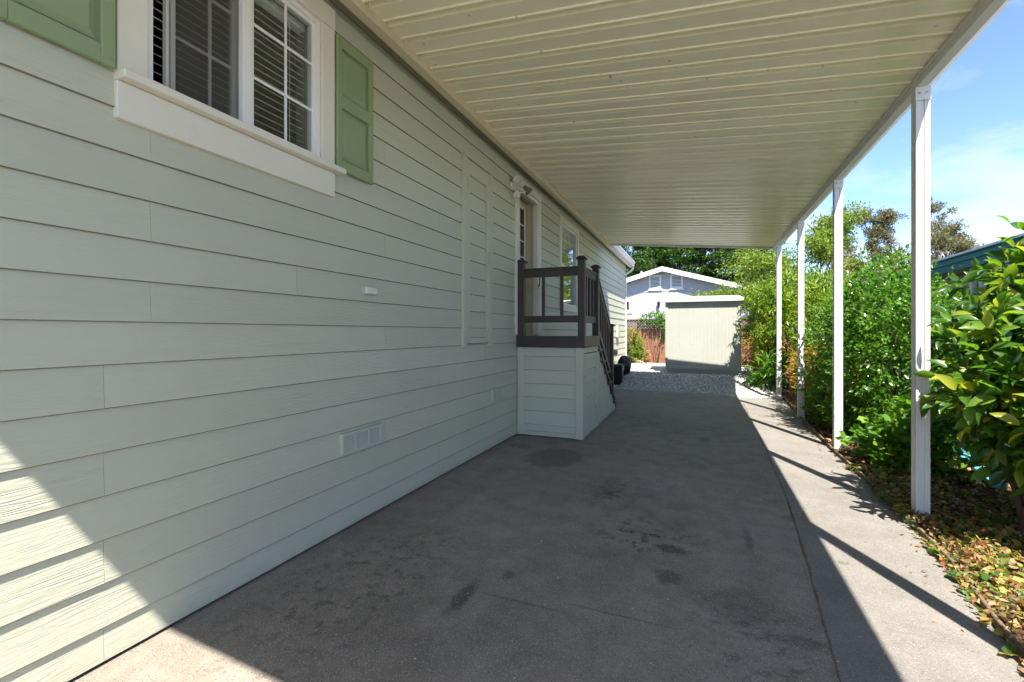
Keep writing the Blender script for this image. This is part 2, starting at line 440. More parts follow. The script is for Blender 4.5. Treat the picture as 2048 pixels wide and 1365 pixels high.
class MB:
    def __init__(self):
        self.v = []
        self.f = []

    def add(self, vs, fs):
        b = len(self.v)
        self.v += [tuple(x) for x in vs]
        self.f += [tuple(i + b for i in f) for f in fs]
        return self

    def box(self, x0, x1, y0, y1, z0, z1):
        vs = [(x, y, z) for z in (z0, z1) for y in (y0, y1) for x in (x0, x1)]
        return self.add(vs, [(0, 2, 3, 1), (4, 5, 7, 6), (0, 1, 5, 4), (2, 6, 7, 3), (0, 4, 6, 2), (1, 3, 7, 5)])

    def prism(self, prof, axis, a0, a1):
        """extrude a closed 2-D profile along an axis; profile axes are the other two in xyz order"""
        n = len(prof)

        def pt(p, a):
            return {'x': (a, p[0], p[1]), 'y': (p[0], a, p[1]), 'z': (p[0], p[1], a)}[axis]
        vs = [pt(p, a0) for p in prof] + [pt(p, a1) for p in prof]
        fs = [tuple(range(n))[::-1], tuple(range(n, 2 * n))]
        fs += [(i, (i + 1) % n, n + (i + 1) % n, n + i) for i in range(n)]
        return self.add(vs, fs)

    def bar(self, p0, p1, w, h):
        """box beam between two points: w across (horizontal), h across (upright)"""
        p0, p1 = Vector(p0), Vector(p1)
        d = (p1 - p0).normalized()
        up = Vector((0, 0, 1)) if abs(d.z) < 0.95 else Vector((1, 0, 0))
        s = d.cross(up).normalized()
        u = s.cross(d).normalized()
        vs = [p + s * a * w / 2 + u * b * h / 2 for p in (p0, p1) for a, b in ((-1, -1), (1, -1), (1, 1), (-1, 1))]
        return self.add(vs, [(0, 3, 2, 1), (4, 5, 6, 7), (0, 1, 5, 4), (1, 2, 6, 5), (2, 3, 7, 6), (3, 0, 4, 7)])

    def tube(self, pts, rad, seg=7):
        pts = [Vector(p) for p in pts]
        if not hasattr(rad, '__len__'): rad = [rad] * len(pts)
        vs, fs = [], []
        for i, p in enumerate(pts):
            d = (pts[min(i + 1, len(pts) - 1)] - pts[max(i - 1, 0)]).normalized()
            a = Vector((0, 0, 1)) if abs(d.z) < 0.9 else Vector((1, 0, 0))
            s = d.cross(a).normalized()
            u = s.cross(d)
            for k in range(seg):
                t = 2 * math.pi * k / seg
                vs.append(p + (s * math.cos(t) + u * math.sin(t)) * rad[i])
        for i in range(len(pts) - 1):
            for k in range(seg):
                k2 = (k + 1) % seg
                fs.append((i * seg + k, i * seg + k2, (i + 1) * seg + k2, (i + 1) * seg + k))
        fs.append(tuple(range(seg))[::-1])
        fs.append(tuple((len(pts) - 1) * seg + k for k in range(seg)))
        return self.add(vs, fs)

    def lathe(self, prof, c, seg=16, axis='z'):
        """prof: (radius, height) list turned about an axis through c"""
        vs, fs = [], []
        for r_, h_ in prof:
            for k in range(seg):
                t = 2 * math.pi * k / seg
                a, b = r_ * math.cos(t), r_ * math.sin(t)
                vs.append({'z': (c[0] + a, c[1] + b, c[2] + h_), 'x': (c[0] + h_, c[1] + a, c[2] + b), 'y': (c[0] + a, c[1] + h_, c[2] + b)}[axis])
        for i in range(len(prof) - 1):
            for k in range(seg):
                k2 = (k + 1) % seg
                fs.append((i * seg + k, i * seg + k2, (i + 1) * seg + k2, (i + 1) * seg + k))
        fs.append(tuple(range(seg))[::-1])
        fs.append(tuple((len(prof) - 1) * seg + k for k in range(seg)))
        return self.add(vs, fs)

    def mesh(self, name, bevel=0.0, smooth=False, seg=1):
        me = bpy.data.meshes.new(name)
        me.from_pydata(self.v, [], self.f)
        bm = bmesh.new()
        bm.from_mesh(me)
        bmesh.ops.recalc_face_normals(bm, faces=bm.faces)
        if bevel:
            bmesh.ops.bevel(bm, geom=bm.edges[:], offset=bevel, segments=seg, affect='EDGES', profile=0.6)
        bm.to_mesh(me)
        bm.free()
        if smooth:
            me.polygons.foreach_set('use_smooth', [True] * len(me.polygons))
        return me

    def build(self, name, mat, parent=None, bevel=0.0, smooth=False, base=False, seg=1):
        a = np.array(self.v)
        c = (a.min(0) + a.max(0)) / 2
        if base: c[2] = a[:, 2].min()
        self.v = [tuple(x) for x in (a - c)]
        return link(name, self.mesh(name, bevel, smooth, seg), mat, parent, tuple(float(x) for x in c))


def B(name, mat, parent, x0, x1, y0, y1, z0, z1, bevel=0.0):
    return MB().box(x0, x1, y0, y1, z0, z1).build(name, mat, parent, bevel)


def np_mesh(name, verts, faces):
    """fast mesh from arrays (faces all of one size)"""
    me = bpy.data.meshes.new(name)
    verts = np.ascontiguousarray(verts, dtype=np.float32)
    faces = np.ascontiguousarray(faces, dtype=np.int32)
    k = faces.shape[1]
    me.vertices.add(len(verts))
    me.vertices.foreach_set('co', verts.ravel())
    me.loops.add(faces.size)
    me.loops.foreach_set('vertex_index', faces.ravel())
    me.polygons.add(len(faces))
    me.polygons.foreach_set('loop_start', np.arange(0, faces.size, k, dtype=np.int32))
    me.polygons.foreach_set('loop_total', np.full(len(faces), k, dtype=np.int32))
    me.update(calc_edges=True)
    return me


# leaf templates: unit length along +Y, width along X, lifted along Z
def leaf_template(kind):
    if kind == 'fine':          # rounded broad leaf, two rows of facets
        ys = [0, .14, .34, .58, .8, 1.0]
        ws = [.03, .30, .47, .46, .28, .02]
        zs = [0, .02, .035, .02, -.03, -.10]
        v = []
        for y, w, z in zip(ys, ws, zs):
            v += [(-w, y, z + w * .28), (0, y, z), (w, y, z + w * .28)]
        f = []
        for i in range(5):
            a = i * 3
            f += [(a, a + 1, a + 4), (a, a + 4, a + 3), (a + 1, a + 2, a + 5), (a + 1, a + 5, a + 4)]
        return np.array(v), np.array(f)
    if kind == 'lobe':          # rough five-lobed leaf
        v = [(0, .4, 0)]
        for k in range(10):
            t = math.pi * 2 * k / 10 - math.pi / 2
            r_ = .5 if k % 2 == 0 else .36
            v.append((r_ * math.cos(t), .4 + r_ * math.sin(t), .10 if k % 2 else .03))
        return np.array(v), np.array([(0, 1 + k, 1 + (k + 1) % 10) for k in range(10)])
    v = [(0, 0, 0), (-.5, .45, .12), (0, .5, 0), (.5, .45, .12), (0, 1, -.08)]
    return np.array(v), np.array([(0, 2, 1), (0, 3, 2), (1, 2, 4), (2, 3, 4)])


def frames(dirs, roll):
    """orthonormal frames (x, y = dir, z) with a random roll"""
    d = dirs / np.linalg.norm(dirs, axis=1, keepdims=True)
    up = np.tile([0, 0, 1.0], (len(d), 1))
    up[np.abs(d[:, 2]) > .95] = [1, 0, 0]
    x = np.cross(d, up)
    x /= np.linalg.norm(x, axis=1, keepdims=True)
    z = np.cross(x, d)
    c, s_ = np.cos(roll)[:, None], np.sin(roll)[:, None]
    return x * c + z * s_, d, z * c - x * s_


def leaf_mesh(name, P, D, L, wr, kind='plain', roll=0.6):
    tv, tf = leaf_template(kind)
    n = len(P)
    X, Y, Z = frames(D, rng.normal(0, roll, n))
    L = np.asarray(L).reshape(-1, 1, 1) * np.ones((n, 1, 1))
    V = P[:, None, :] + L * (tv[None, :, 0:1] * wr * X[:, None, :] + tv[None, :, 1:2] * Y[:, None, :] + tv[None, :, 2:3] * Z[:, None, :])
    F = tf[None] + (np.arange(n) * len(tv))[:, None, None]
    return np_mesh(name, V.reshape(-1, 3), F.reshape(-1, tf.shape[1]))


def rdir(n):
    v = rng.normal(size=(n, 3))
    return v / np.linalg.norm(v, axis=1, keepdims=True)


def clusters(lobes, per, spread, up=0.35, shell=0.55, zmin=0.03):
    """leaf points and directions: twig clusters filling ellipsoid lobes, thicker towards the skin"""
    Ps, Ds = [], []
    for (cx, cy, cz, rx, ry, rz, n) in lobes:
        d = rdir(n)
        r_ = (shell + (1 - shell) * rng.random(n) ** 0.6) * (1 + rng.normal(0, .09, n))
        # bumpy outline
        ph = rng.random(3) * 6.28
        bump = 1 + .13 * np.sin(d[:, 0] * 5 + ph[0]) * np.sin(d[:, 1] * 5 + ph[1]) + .10 * np.sin(d[:, 2] * 7 + ph[2])
        c = np.array([cx, cy, cz]) + d * (r_ * bump)[:, None] * np.array([rx, ry, rz])
        tw = d * 0.8 + rdir(n) * 0.7 + np.array([0, 0, up])
        tw /= np.linalg.norm(tw, axis=1, keepdims=True)
        for k in range(per):
            t = (k + rng.random(n)) / per
            side = rdir(n)
            Ps.append(c + tw * (t * spread)[:, None] + side * spread * .12)
            Ds.append(tw * .65 + side * .75)
    P, D = np.concatenate(Ps), np.concatenate(Ds)
    ok = P[:, 2] > zmin
    return P[ok], D[ok]


def smooth_shade(me):
    me.polygons.foreach_set('use_smooth', np.ones(len(me.polygons), dtype=bool))


def stems(base, tips, r0, mat, parent, name='stem', mid=0.35, jit=0.06):
    b = Vector(base)
    mb = MB()
    for t in tips:
        t = Vector(t)
        m1 = b.lerp(t, mid) + Vector((random.uniform(-jit, jit), random.uniform(-jit, jit), abs(t.z - b.z) * .08))
        m2 = b.lerp(t, .7) + Vector((random.uniform(-jit, jit), random.uniform(-jit, jit), abs(t.z - b.z) * .05))
        mb.tube([b, m1, m2, t], [r0, r0 * .7, r0 * .45, r0 * .15], 6)
    return mb.build(name, mat, parent, smooth=True)

# ------------------------------------------------------------------ ground sheets


def sheet(name, poly, z, mat, kind='structure', lift=None):
    me = bpy.data.meshes.new(name)
    me.from_pydata([(x, y, z) for x, y in poly], [], [tuple(range(len(poly)))])
    o = link(name, me, mat)
    o['kind'] = kind
    return o


sheet('ground', [(-400, -400), (400, -400), (400, 900), (-400, 900)], -0.03, GROUND)
EDGE = [(1.30, -9.0), (1.27, 2.70), (1.30, 2.95), (1.37, 3.46), (1.425, 4.47), (1.43, 6.46), (1.50, 8.7), (1.62, 10.88)]
SEAM = [(0.46, -9.0), (0.52, 2.2), (0.60, 3.2), (0.68, 4.5), (0.74, 7.0), (0.80, 10.85)]
sheet('driveway', [(-2.45, -9.0)] + SEAM + [(0.30, 11.28), (-0.79, 11.62), (-1.5, 11.80), (-2.45, 11.95)], 0.0, ASPH)
sheet('driveway_strip', [(x + 0.012 * math.sin(i * 3.1), y) for i, (x, y) in enumerate(SEAM)][::-1] + EDGE + [(1.58, 11.06), (1.2, 10.95)], 0.004, ASPH2)
def gz(y):
    t = np.clip((np.asarray(y, dtype=float) - 11.2) / 2.0, 0, 1)
    return .27 * t * t * (3 - 2 * t) - .012


vs, fs = [], []
for i in range(22):
    yy = 10.4 + i * .38
    z = float(gz(yy))
    vs += [(-6.5, yy, z), (1.62, yy, z), (8.5, yy, z)]
    if i:
        a = 3 * i
        fs += [(a - 3, a - 2, a + 1, a), (a - 2, a - 1, a + 2, a + 1)]
me = bpy.data.meshes.new('gravel_bed')
me.from_pydata(vs, [], [f for k, f in enumerate(fs) if k % 2 == 0])
link('gravel_bed', me, GRAVB)['kind'] = 'structure'
me = bpy.data.meshes.new('soil_bank')
me.from_pydata([(x, y, z + .006) for x, y, z in vs], [], [f for k, f in enumerate(fs) if k % 2 == 1])
link('soil_bank', me, SOIL)['kind'] = 'structure'
sheet('soil_bed', [(1.34, -9.0), (1.30, 2.7), (1.45, 4.4), (1.45, 6.5), (1.52, 8.7), (1.60, 11.35), (3.2, 11.35), (3.2, -9.0)], 0.012, SOIL)
sheet('neighbour_path', [(2.62, -9.0), (9.0, -9.0), (9.0, 11.3), (2.95, 11.3)], 0.018, CONC)
sheet('bounce_street', [(-12, -30), (20, -30), (20, -6.0), (-12, -6.0)], 0.010, CONC)  # unseen pale paving added behind the camera to bounce light into the shade
# dark crack line where the two pours of asphalt meet
crack = MB()
ss = []
for i in range(len(SEAM) - 1):
    (xa, ya), (xb, yb) = SEAM[i], SEAM[i + 1]
    for k in range(24):
        t = k / 24
        ss.append((xa + (xb - xa) * t + random.uniform(-.006, .006), ya + (yb - ya) * t))
vs, fs = [], []
for i, (x, y) in enumerate(ss):
    w = max(.0004, random.uniform(-.003, .006))
    vs += [(x - w, y, .0085), (x + w, y, .0085)]
    if i: fs.append((2 * i - 2, 2 * i - 1, 2 * i + 1, 2 * i))
crack.add(vs, fs)
o = crack.build('asphalt_seam', paint('seam_dirt', (0.15, 0.105, 0.07), 0.95, 0.4, 20.0, 0.5, 0.5))
o['kind'] = 'structure'

# ------------------------------------------------------------------ the sage house
WX = -2.33
E_ = 0.1837
ZB = lambda k: -0.025 + E_ * k
HY0, HY1 = -3.5, 15.6
house = thing('sage_house', (WX, 6.0, 0), 'long sage green house with lap siding along the left of the driveway', 'house')
WIN = [(1.27, 2.29, 2.52, 3.45)]
WIN2 = (7.93, 9.06, 1.90, 3.38)
DOOR = (5.83, 6.65, 1.34, 3.42)
HOLES = [WIN[0], WIN2, DOOR]


def free_z(y0, y1, za, zb):
    """free height spans of a strip y0..y1 between za and zb"""
    spans = [(za, zb)]
    ym = (y0 + y1) / 2
    for (a, b, c, d) in HOLES:
        if a < ym < b:
            nxt = []
            for (p_, q_) in spans:
                if c > p_: nxt.append((p_, min(q_, c)))
                if d < q_: nxt.append((max(p_, d), q_))
            spans = [s for s in nxt if s[1] - s[0] > .004]
    return spans


def cuts(y0, y1, extra=()):
    ys = {y0, y1}
    for (a, b, c, d) in HOLES:
        for y in (a, b):
            if y0 < y < y1: ys.add(y)
    return sorted(ys)


wb = MB()
cy = cuts(HY0, HY1)
for a, b in zip(cy, cy[1:]):
    for (p_, q_) in free_z(a, b, 0.02, 3.72):
        wb.box(WX - .10, WX - .012, a, b, p_, q_)
wall = wb.build('wall', SAGE, house)


SHADELINE = paint('painted_shade_line', (0.18, 0.165, 0.115), 0.85, 0.3, 9.0)  # dark colour that paints the shade line under each plank lap


def plank(mb, parent):
    o = mb.build('plank', SIDING, parent)
    me = o.data
    me.materials.append(SHADELINE)
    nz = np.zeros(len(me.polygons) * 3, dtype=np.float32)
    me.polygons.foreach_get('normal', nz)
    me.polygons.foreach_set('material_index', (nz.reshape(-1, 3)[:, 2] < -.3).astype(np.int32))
    return o


def lap(mb, y0, y1, za, zb, k, x0=WX, ax='y', sgn=1):
    """a piece of lap plank k: face leans out towards its lower edge"""
    def fx(z):
        t = (z - ZB(k)) / (E_ + .025)
        return .017 - .013 * t
    prof = [(x0 + sgn * (fx(za) - .010), za), (x0 + sgn * (fx(za) - .003), za), (x0 + sgn * fx(za + .0035), za + .0035), (x0 + sgn * fx(zb), zb), (x0 + sgn * (fx(zb) - .010), zb)]
    if ax == 'y':
        mb.prism(prof, 'y', y0, y1)
    else:
        mb.prism(prof, 'x', y0, y1)


for k in range(21):
    if k < 8 and k % 2 == 0: j0 = 1.114
    elif k >= 8 and k % 2 == 0: j0 = 1.29
    elif k == 9: j0 = 2.105
    else: j0 = 2.965 if k % 4 == 3 else 0.12
    js = [j0 + 3.66 * i for i in range(-2, 6)]
    ys = [HY0] + [j for j in js if HY0 + .2 < j < HY1 - .2] + [HY1]
    za, zb = max(ZB(k), 0.014), min(ZB(k) + E_ + .025, 3.72)
    if zb - za < .02: continue
    for a, b in zip(ys, ys[1:]):
        mb = MB()
        c_ = cuts(a, b)
        for i, (p_, q_) in enumerate(zip(c_, c_[1:])):
            y0 = p_ + (.0007 if i == 0 else 0)
            y1 = q_ - (.0007 if i == len(c_) - 2 else 0)
            sp_ = free_z(p_, q_, za, zb)
            if not sp_ and mb.v:
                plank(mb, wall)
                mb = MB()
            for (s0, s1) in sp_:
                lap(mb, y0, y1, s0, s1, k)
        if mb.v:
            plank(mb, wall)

B('corner_board', SAGE, house, WX - .06, WX + .028, HY1 - .06, HY1 + .02, .02, 3.70, .003)
# the other walls, floor, inner walls and roof so that the house is closed
sh = MB()
sh.box(-8.6, WX - .10, HY1 - .12, HY1 - .002, .02, 3.72)
sh.box(-8.6, WX - .10, HY0, HY0 + .12, .02, 3.72)
sh.box(-8.72, -8.6, HY0, HY1, .02, 3.72)
sh.build('outer_wall', SAGE, house)
B('floor', INNER, house, -8.6, WX - .10, HY0 + .12, HY1 - .12, 1.20, 1.30)
B('inner_wall', INNER, house, -5.3, -5.2, HY0 + .12, HY1 - .12, 1.30, 3.70)
B('room_ceiling', INNER, house, -8.6, WX - .101, HY0 + .12, HY1 - .12, 3.725, 3.76)
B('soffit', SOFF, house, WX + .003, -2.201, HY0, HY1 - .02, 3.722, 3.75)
B('fascia', FASCIA, house, -2.20, -2.12, HY0, 11.60, 3.585, 3.79, .004)
B('fascia', NTRIM, house, -2.20, -2.13, 11.604, HY1 + .10, 3.585, 3.79, .004)
g_ = MB().prism([(-2.128, 3.62), (-2.06, 3.60), (-2.03, 3.63), (-2.035, 3.68), (-2.00, 3.72), (-2.00, 3.735), (-2.012, 3.735), (-2.012, 3.725), (-2.05, 3.69), (-2.128, 3.69)], 'y', 11.7, HY1 + .06)
gut = g_.build('gutter', NTRIM, house)
MB().tube([(-2.07, HY1 + .0, 3.62), (-2.07, HY1 + .02, 3.55), (-2.14, HY1 + .05, 3.46), (-2.28, HY1 + .06, 3.38), (-2.32, HY1 + .065, 3.2), (-2.32, HY1 + .065, .1)], .035, 8).build('downspout', NTRIM, house)
rf = MB().add([(-2.04, HY0 - .2, 3.80), (-5.4, HY0 - .2, 4.62), (-8.9, HY0 - .2, 3.80), (-2.04, HY1 + .15, 3.80), (-5.4, HY1 + .15, 4.62), (-8.9, HY1 + .15, 3.80),
               (-2.04, HY0 - .2, 3.77), (-8.9, HY0 - .2, 3.77), (-2.04, HY1 + .15, 3.77), (-8.9, HY1 + .15, 3.77)],
              [(0, 3, 4, 1), (1, 4, 5, 2), (0, 1, 2, 7, 6), (3, 8, 9, 5, 4), (6, 7, 9, 8), (0, 6, 8, 3), (2, 5, 9, 7)])
rf.build('roof', ROOFG, house)


# --- windows
def frame_ring(mb, x0, x1, y0, y1, z0, z1, t, tb=None):
    tb = t if tb is None else tb
    mb.box(x0, x1, y0, y0 + t, z0, z1)
    mb.box(x0, x1, y1 - t, y1, z0, z1)
    mb.box(x0, x1, y0 + t, y1 - t, z0, z0 + tb)
    mb.box(x0, x1, y0 + t, y1 - t, z1 - t, z1)
    return mb


def blind(win, y0, y1, z0, z1, x, pitch=.044, tilt=28, mat=BLIND):
    sm = MB().box(-.024, .024, -(y1 - y0) / 2, (y1 - y0) / 2, -.0012, .0012).mesh('slat')
    n = int((z1 - z0 - .05) / pitch)
    for i in range(n):
        link('slat', sm, mat, win, (x, (y0 + y1) / 2, z0 + .03 + i * pitch), (0, R(tilt + random.uniform(-3, 3)), R(random.uniform(-.15, .15))))
    B('head_rail', mat, win, x - .03, x + .03, y0, y1, z1 - .045, z1, .003)
    c = MB()
    for f in (.12, .5, .88):
        yy = y0 + (y1 - y0) * f
        c.box(x + .022, x + .024, yy - .001, yy + .001, z0, z1 - .04)
    c.build('ladder_cord', mat, win)


# big sliding window near the camera
y0, y1, z0, z1 = WIN[0]
fw = frame_ring(MB(), WX - .07, WX + .018, y0, y1, z0, z1, .028)
win = fw.build('window', WHITE, house, .002)
tag(win, 'large white sliding window with white blinds')
yl, yr = 1.745, 1.80
B('meeting_stile', WHITE, win, WX - .045, WX + .010, yl, yr, z0 + .028, z1 - .028, .002)
# fixed light on the right
fs_ = frame_ring(MB(), WX - .030, WX - .002, yr, y1 - .028, z0 + .028, z1 - .028, .022)
fs_.build('sash', WHITE, win, .001)
B('pane', GLASS, win, WX - .018, WX - .014, yr + .022, y1 - .05, z0 + .05, z1 - .05)
ym = (yr + y1 - .028) / 2 + .01
B('muntin', WHITE, win, WX - .013, WX - .007, ym - .008, ym + .008, z0 + .05, z1 - .05)
for zz in (2.845, 3.145):
    B('muntin', WHITE, win, WX - .0125, WX - .0065, yr + .022, y1 - .05, zz - .008, zz + .008)
# sliding light, pushed a little open, behind its screen
fs_ = frame_ring(MB(), WX - .062, WX - .036, 1.385, yl - .004, z0 + .028, z1 - .028, .026)
fs_.build('sash', WHITE, win, .001)
B('pane', GLASS, win, WX - .051, WX - .047, 1.411, yl - .03, z0 + .054, z1 - .054)
ym = (1.411 + yl) / 2 + .02
B('muntin', WHITE, win, WX - .046, WX - .040, ym - .008, ym + .008, z0 + .054, z1 - .054)
for zz in (2.845, 3.145):
    B('muntin', WHITE, win, WX - .0455, WX - .0395, 1.411, yl - .03, zz - .008, zz + .008)
me = bpy.data.meshes.new('screen')
me.from_pydata([(0, 1.41, z0 + .03), (0, yl, z0 + .03), (0, yl, z1 - .03), (0, 1.41, z1 - .03)], [], [(0, 1, 2, 3)])
link('screen', me, SCREEN, win, (WX - .022, 0, 0))
B('screen_bar', GREYM, win, WX - .030, WX - .014, 1.392, 1.412, z0 + .028, z1 - .028)
B('screen_bar', GREYM, win, WX - .030, WX - .014, 1.412, yl, z0 + .0285, z0 + .045)
blind(win, y0 + .02, y1 - .02, z0 + .03, z1 - .01, WX - .125)
B('jamb_lining', INNER, win, WX - .20, WX - .10, y1 + .002, y1 + .02, z0, z1)
B('window_trim', CREAM, win, WX - .01, WX + .036, 1.150, y0 - .002, 2.521, 3.448, .003)
B('window_trim', CREAM, win, WX - .01, WX + .036, y1 + .002, 2.400, 2.521, 3.448, .003)
B('window_trim', CREAM, win, WX - .01, WX + .037, 1.145, 2.405, 3.452, 3.590, .003)
B('sill', CREAM, win, WX - .01, WX + .088, 1.150, 2.455, 2.482, 2.519, .003)
B('apron', CREAM, win, WX - .01, WX + .036, 1.150, 2.402, 2.318, 2.480, .003)

# second window beyond the steps
y0, y1, z0, z1 = WIN2
win2 = frame_ring(MB(), WX - .07, WX + .016, y0, y1, z0, z1, .04).build('window', WHITE, house, .002)
tag(win2, 'white window beyond the steps with a cream surround')
zm = (z0 + z1) / 2
B('meeting_rail', WHITE, win2, WX - .05, WX - .01, y0 + .04, y1 - .04, zm - .02, zm + .02, .002)
B('pane', GLASS, win2, WX - .022, WX - .018, y0 + .04, y1 - .04, zm + .02, z1 - .04)
B('pane', GLASS, win2, WX - .042, WX - .038, y0 + .04, y1 - .04, z0 + .04, zm - .02)
for f in (1 / 3, 2 / 3):
    yy = y0 + (y1 - y0) * f
    B('muntin', WHITE, win2, WX - .031, WX - .026, yy - .007, yy + .007, zm + .02, z1 - .04)
for f in (1 / 3, 2 / 3):
    zz = zm + (z1 - zm) * f
    B('muntin', WHITE, win2, WX - .0305, WX - .0255, y0 + .04, y1 - .04, zz - .007, zz + .007)
blind(win2, y0 + .02, y1 - .02, zm - .1, z1 - .01, WX - .14)
B('window_trim', CREAM, win2, WX - .01, WX + .034, y0 - .115, y0 - .002, 1.80, z1 + .002, .003)
B('window_trim', CREAM, win2, WX - .01, WX + .034, y1 + .002, y1 + .115, 1.80, z1 + .002, .003)
B('window_trim', CREAM, win2, WX - .01, WX + .035, y0 - .118, y1 + .118, z1 + .005, z1 + .115, .003)
B('sill', CREAM, win2, WX - .01, WX + .045, y0 - .002, y1 + .002, 1.79, z0 - .002, .003)

# --- shutters: stiles and rails round raised panels
def shutter(ya, yb, za, zb):
    x0 = WX + .020
    t = .050
    mb = MB()
    mb.box(x0, x0 + .026, ya, ya + t, za, zb)
    mb.box(x0, x0 + .026, yb - t, yb, za, zb)
    zmid = za + (zb - za) * .52
    for (p_, q_) in ((za, za + .075), (zmid - .045, zmid + .045), (zb - .075, zb)):
        mb.box(x0 + .001, x0 + .0245, ya + t, yb - t, p_, q_)
    s = mb.build('shutter', SHUT, house, .003)
    for (p_, q_) in ((za + .075, zmid - .045), (zmid + .045, zb - .075)):
        a, b = ya + t, yb - t
        pm = MB()
        x1, x2, x3 = x0 + .004, x0 + .009, x0 + .021
        rings = [(x1, 0), (x1, .012), (x2, .014), (x3, .040)]
        vs, fs = [], []
        for (x, i) in rings:
            vs += [(x, a + i, p_ + i), (x, b - i, p_ + i), (x, b - i, q_ - i), (x, a + i, q_ - i)]
        for r_ in range(3):
            for k in range(4):
                k2 = (k + 1) % 4
                fs.append((r_ * 4 + k, r_ * 4 + k2, r_ * 4 + 4 + k2, r_ * 4 + 4 + k))
        fs.append((12, 13, 14, 15))
        pm.add(vs, fs).build('panel', SHUT, s)
    sc = MB()
    for zz in (za + .03, zb - .03):
        for yy in (ya + .02, yb - .02):
            sc.lathe([(.006, 0), (.006, .003), (.003, .005)], (x0 + .026, yy, zz), 8, 'x')
    sc.build('screw', SHUT, s)
    return s


tag(shutter(2.412, 2.785, 2.518, 3.44), 'green raised-panel shutter to the right of the large window')
tag(shutter(0.765, 1.140, 2.518, 3.44), 'green raised-panel shutter to the left of the large window')

# --- entry door, set back in its jambs
y0, y1, z0, z1 = DOOR
XD = WX - .17
door = B('door', DOORW, house, XD - .045, XD, y0 + .002, y1 - .002, z0, z1 - .002)
tag(door, 'cream entry door with a glazed upper half')
jb = MB().box(WX - .215, WX - .011, y0 - .018, y0, z0, z1).box(WX - .215, WX - .011, y1, y1 + .018, z0, z1).box(WX - .215, WX - .011, y0 - .018, y1 + .018, z1, z1 + .018)
jb.build('jamb', DOORW, door)
gf = frame_ring(MB(), XD, XD + .018, y0 + .10, y1 - .10, 2.26, z1 - .12, .035)
gf.build('glass_frame', CREAM, door, .003)
B('pane', paint('dark_glass', (0.02, 0.022, 0.02), 0.05, 0.1, fine=0.0, spec=0.8), door, XD + .002, XD + .006, y0 + .135, y1 - .135, 2.295, z1 - .155)
for f in (1 / 3, 2 / 3):
    B('muntin', NTRIM, door, XD + .006, XD + .014, y0 + .135 + (y1 - y0 - .27) * f - .008, y0 + .135 + (y1 - y0 - .27) * f + .008, 2.295, z1 - .155)
for f in (.25, .5, .75):
    zz = 2.295 + (z1 - .155 - 2.295) * f
    B('muntin', NTRIM, door, XD + .0065, XD + .0135, y0 + .135, y1 - .135, zz - .008, zz + .008)
B('panel', CREAM, door, XD, XD + .012, y0 + .12, y1 - .12, 1.50, 2.16, .004)
MB().lathe([(.03, 0), (.03, .01), (.014, .02), (.014, .045), (.028, .055), (.030, .075), (.02, .09)], (XD, y0 + .07, 2.28), 14, 'x').build('knob', GREYM, door, smooth=True)
B('door_trim', CREAM, door, WX - .01, WX + .036, y0 - .115, y0 - .003, 1.372, z1 + .002, .003)
B('door_trim', CREAM, door, WX - .01, WX + .036, y1 + .003, y1 + .105, 1.372, z1 + .002, .003)
B('door_trim', CREAM, door, WX - .01, WX + .038, y0 - .118, y1 + .108, z1 + .005, z1 + .115, .003)
B('screen_housing', CREAM, door, WX - .055, WX + .03, y1 - .045, y1 - .004, z0 + .03, z1 - .062, .004)
B('screen_track', CREAM, door, WX - .04, WX + .034, y0 + .003, y1 - .004, z1 - .058, z1 - .004, .004)
MB().tube([(WX + .032, y1 - .022, 2.10), (WX + .055, y1 - .022, 2.15), (WX + .055, y1 - .022, 2.28), (WX + .032, y1 - .022, 2.33)], .009, 8).build('screen_handle', BLACKP, door, smooth=True)

# --- tall access door painted like the wall
ya, yb, za, zb = 4.22, 4.95, 1.26, 3.27
acc = MB()
x0, x1 = WX + .017, WX + .040
acc.box(WX, x1, ya, ya + .085, za - .03, zb)
acc.box(WX, x1, yb - .10, yb, za - .03, zb)
acc.box(WX, x1 + .004, ya - .012, yb + .012, zb + .002, zb + .055)
ad = acc.build('access_door', SAGE, house, .003)
tag(ad, 'tall narrow access door covered in the same sage siding')
a, b = ya + .092, yb - .107
for (p_, q_, c_, d_) in ((ya + .0855, a - .0005, za + .012, zb - .001), (b + .0005, yb - .1005, za + .012, zb - .001), (a, b, zb - .0115, zb - .001), (a, b, za + .012, za + .0195)):
    B('gap_shade_strip', SHADELINE, ad, WX + .005, WX + .0215, p_, q_, c_, d_)  # dark strips painting the shade in the gap round the leaf
lf = MB()
lf.box(x0, x1 - .004, a, a + .06, za + .02, zb - .012)
lf.box(x0, x1 - .004, b - .06, b, za + .02, zb - .012)
lf.box(x0, x1 - .004, a + .06, b - .06, za + .02, za + .08)
lf.box(x0, x1 - .004, a + .06, b - .06, zb - .17, zb - .012)
lf.build('leaf_frame', SAGE, ad, .002)
for k in range(6, 18):
    s0, s1 = max(ZB(k), za + .08), min(ZB(k) + E_ + .02, zb - .17)
    if s1 - s0 > .03:
        mb = MB()
        lap(mb, a + .06, b - .06, s0, s1, k, WX + .012)
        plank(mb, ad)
MB().tube([(x1 - .006, b - .03, 2.18), (x1 + .025, b - .03, 2.19), (x1 + .025, b - .03, 2.32), (x1 - .006, b - .03, 2.33)], .006, 7).build('handle', SAGE, ad, smooth=True)
for zz in (1.45, 2.2, 3.0):
    B('hinge', SAGE, ad, x1 - .002, x1 + .006, ya + .074, ya + .108, zz - .045, zz + .045, .002)
MB().lathe([(.018, 0), (.018, .012), (.008, .02)], (x1 - .005, b + .002, 1.58), 10, 'x').build('latch', SAGE, ad)
B('latch', SAGE, ad, x1 - .004, x1 + .012, b - .055, b - .005, 2.985, 3.01, .002)


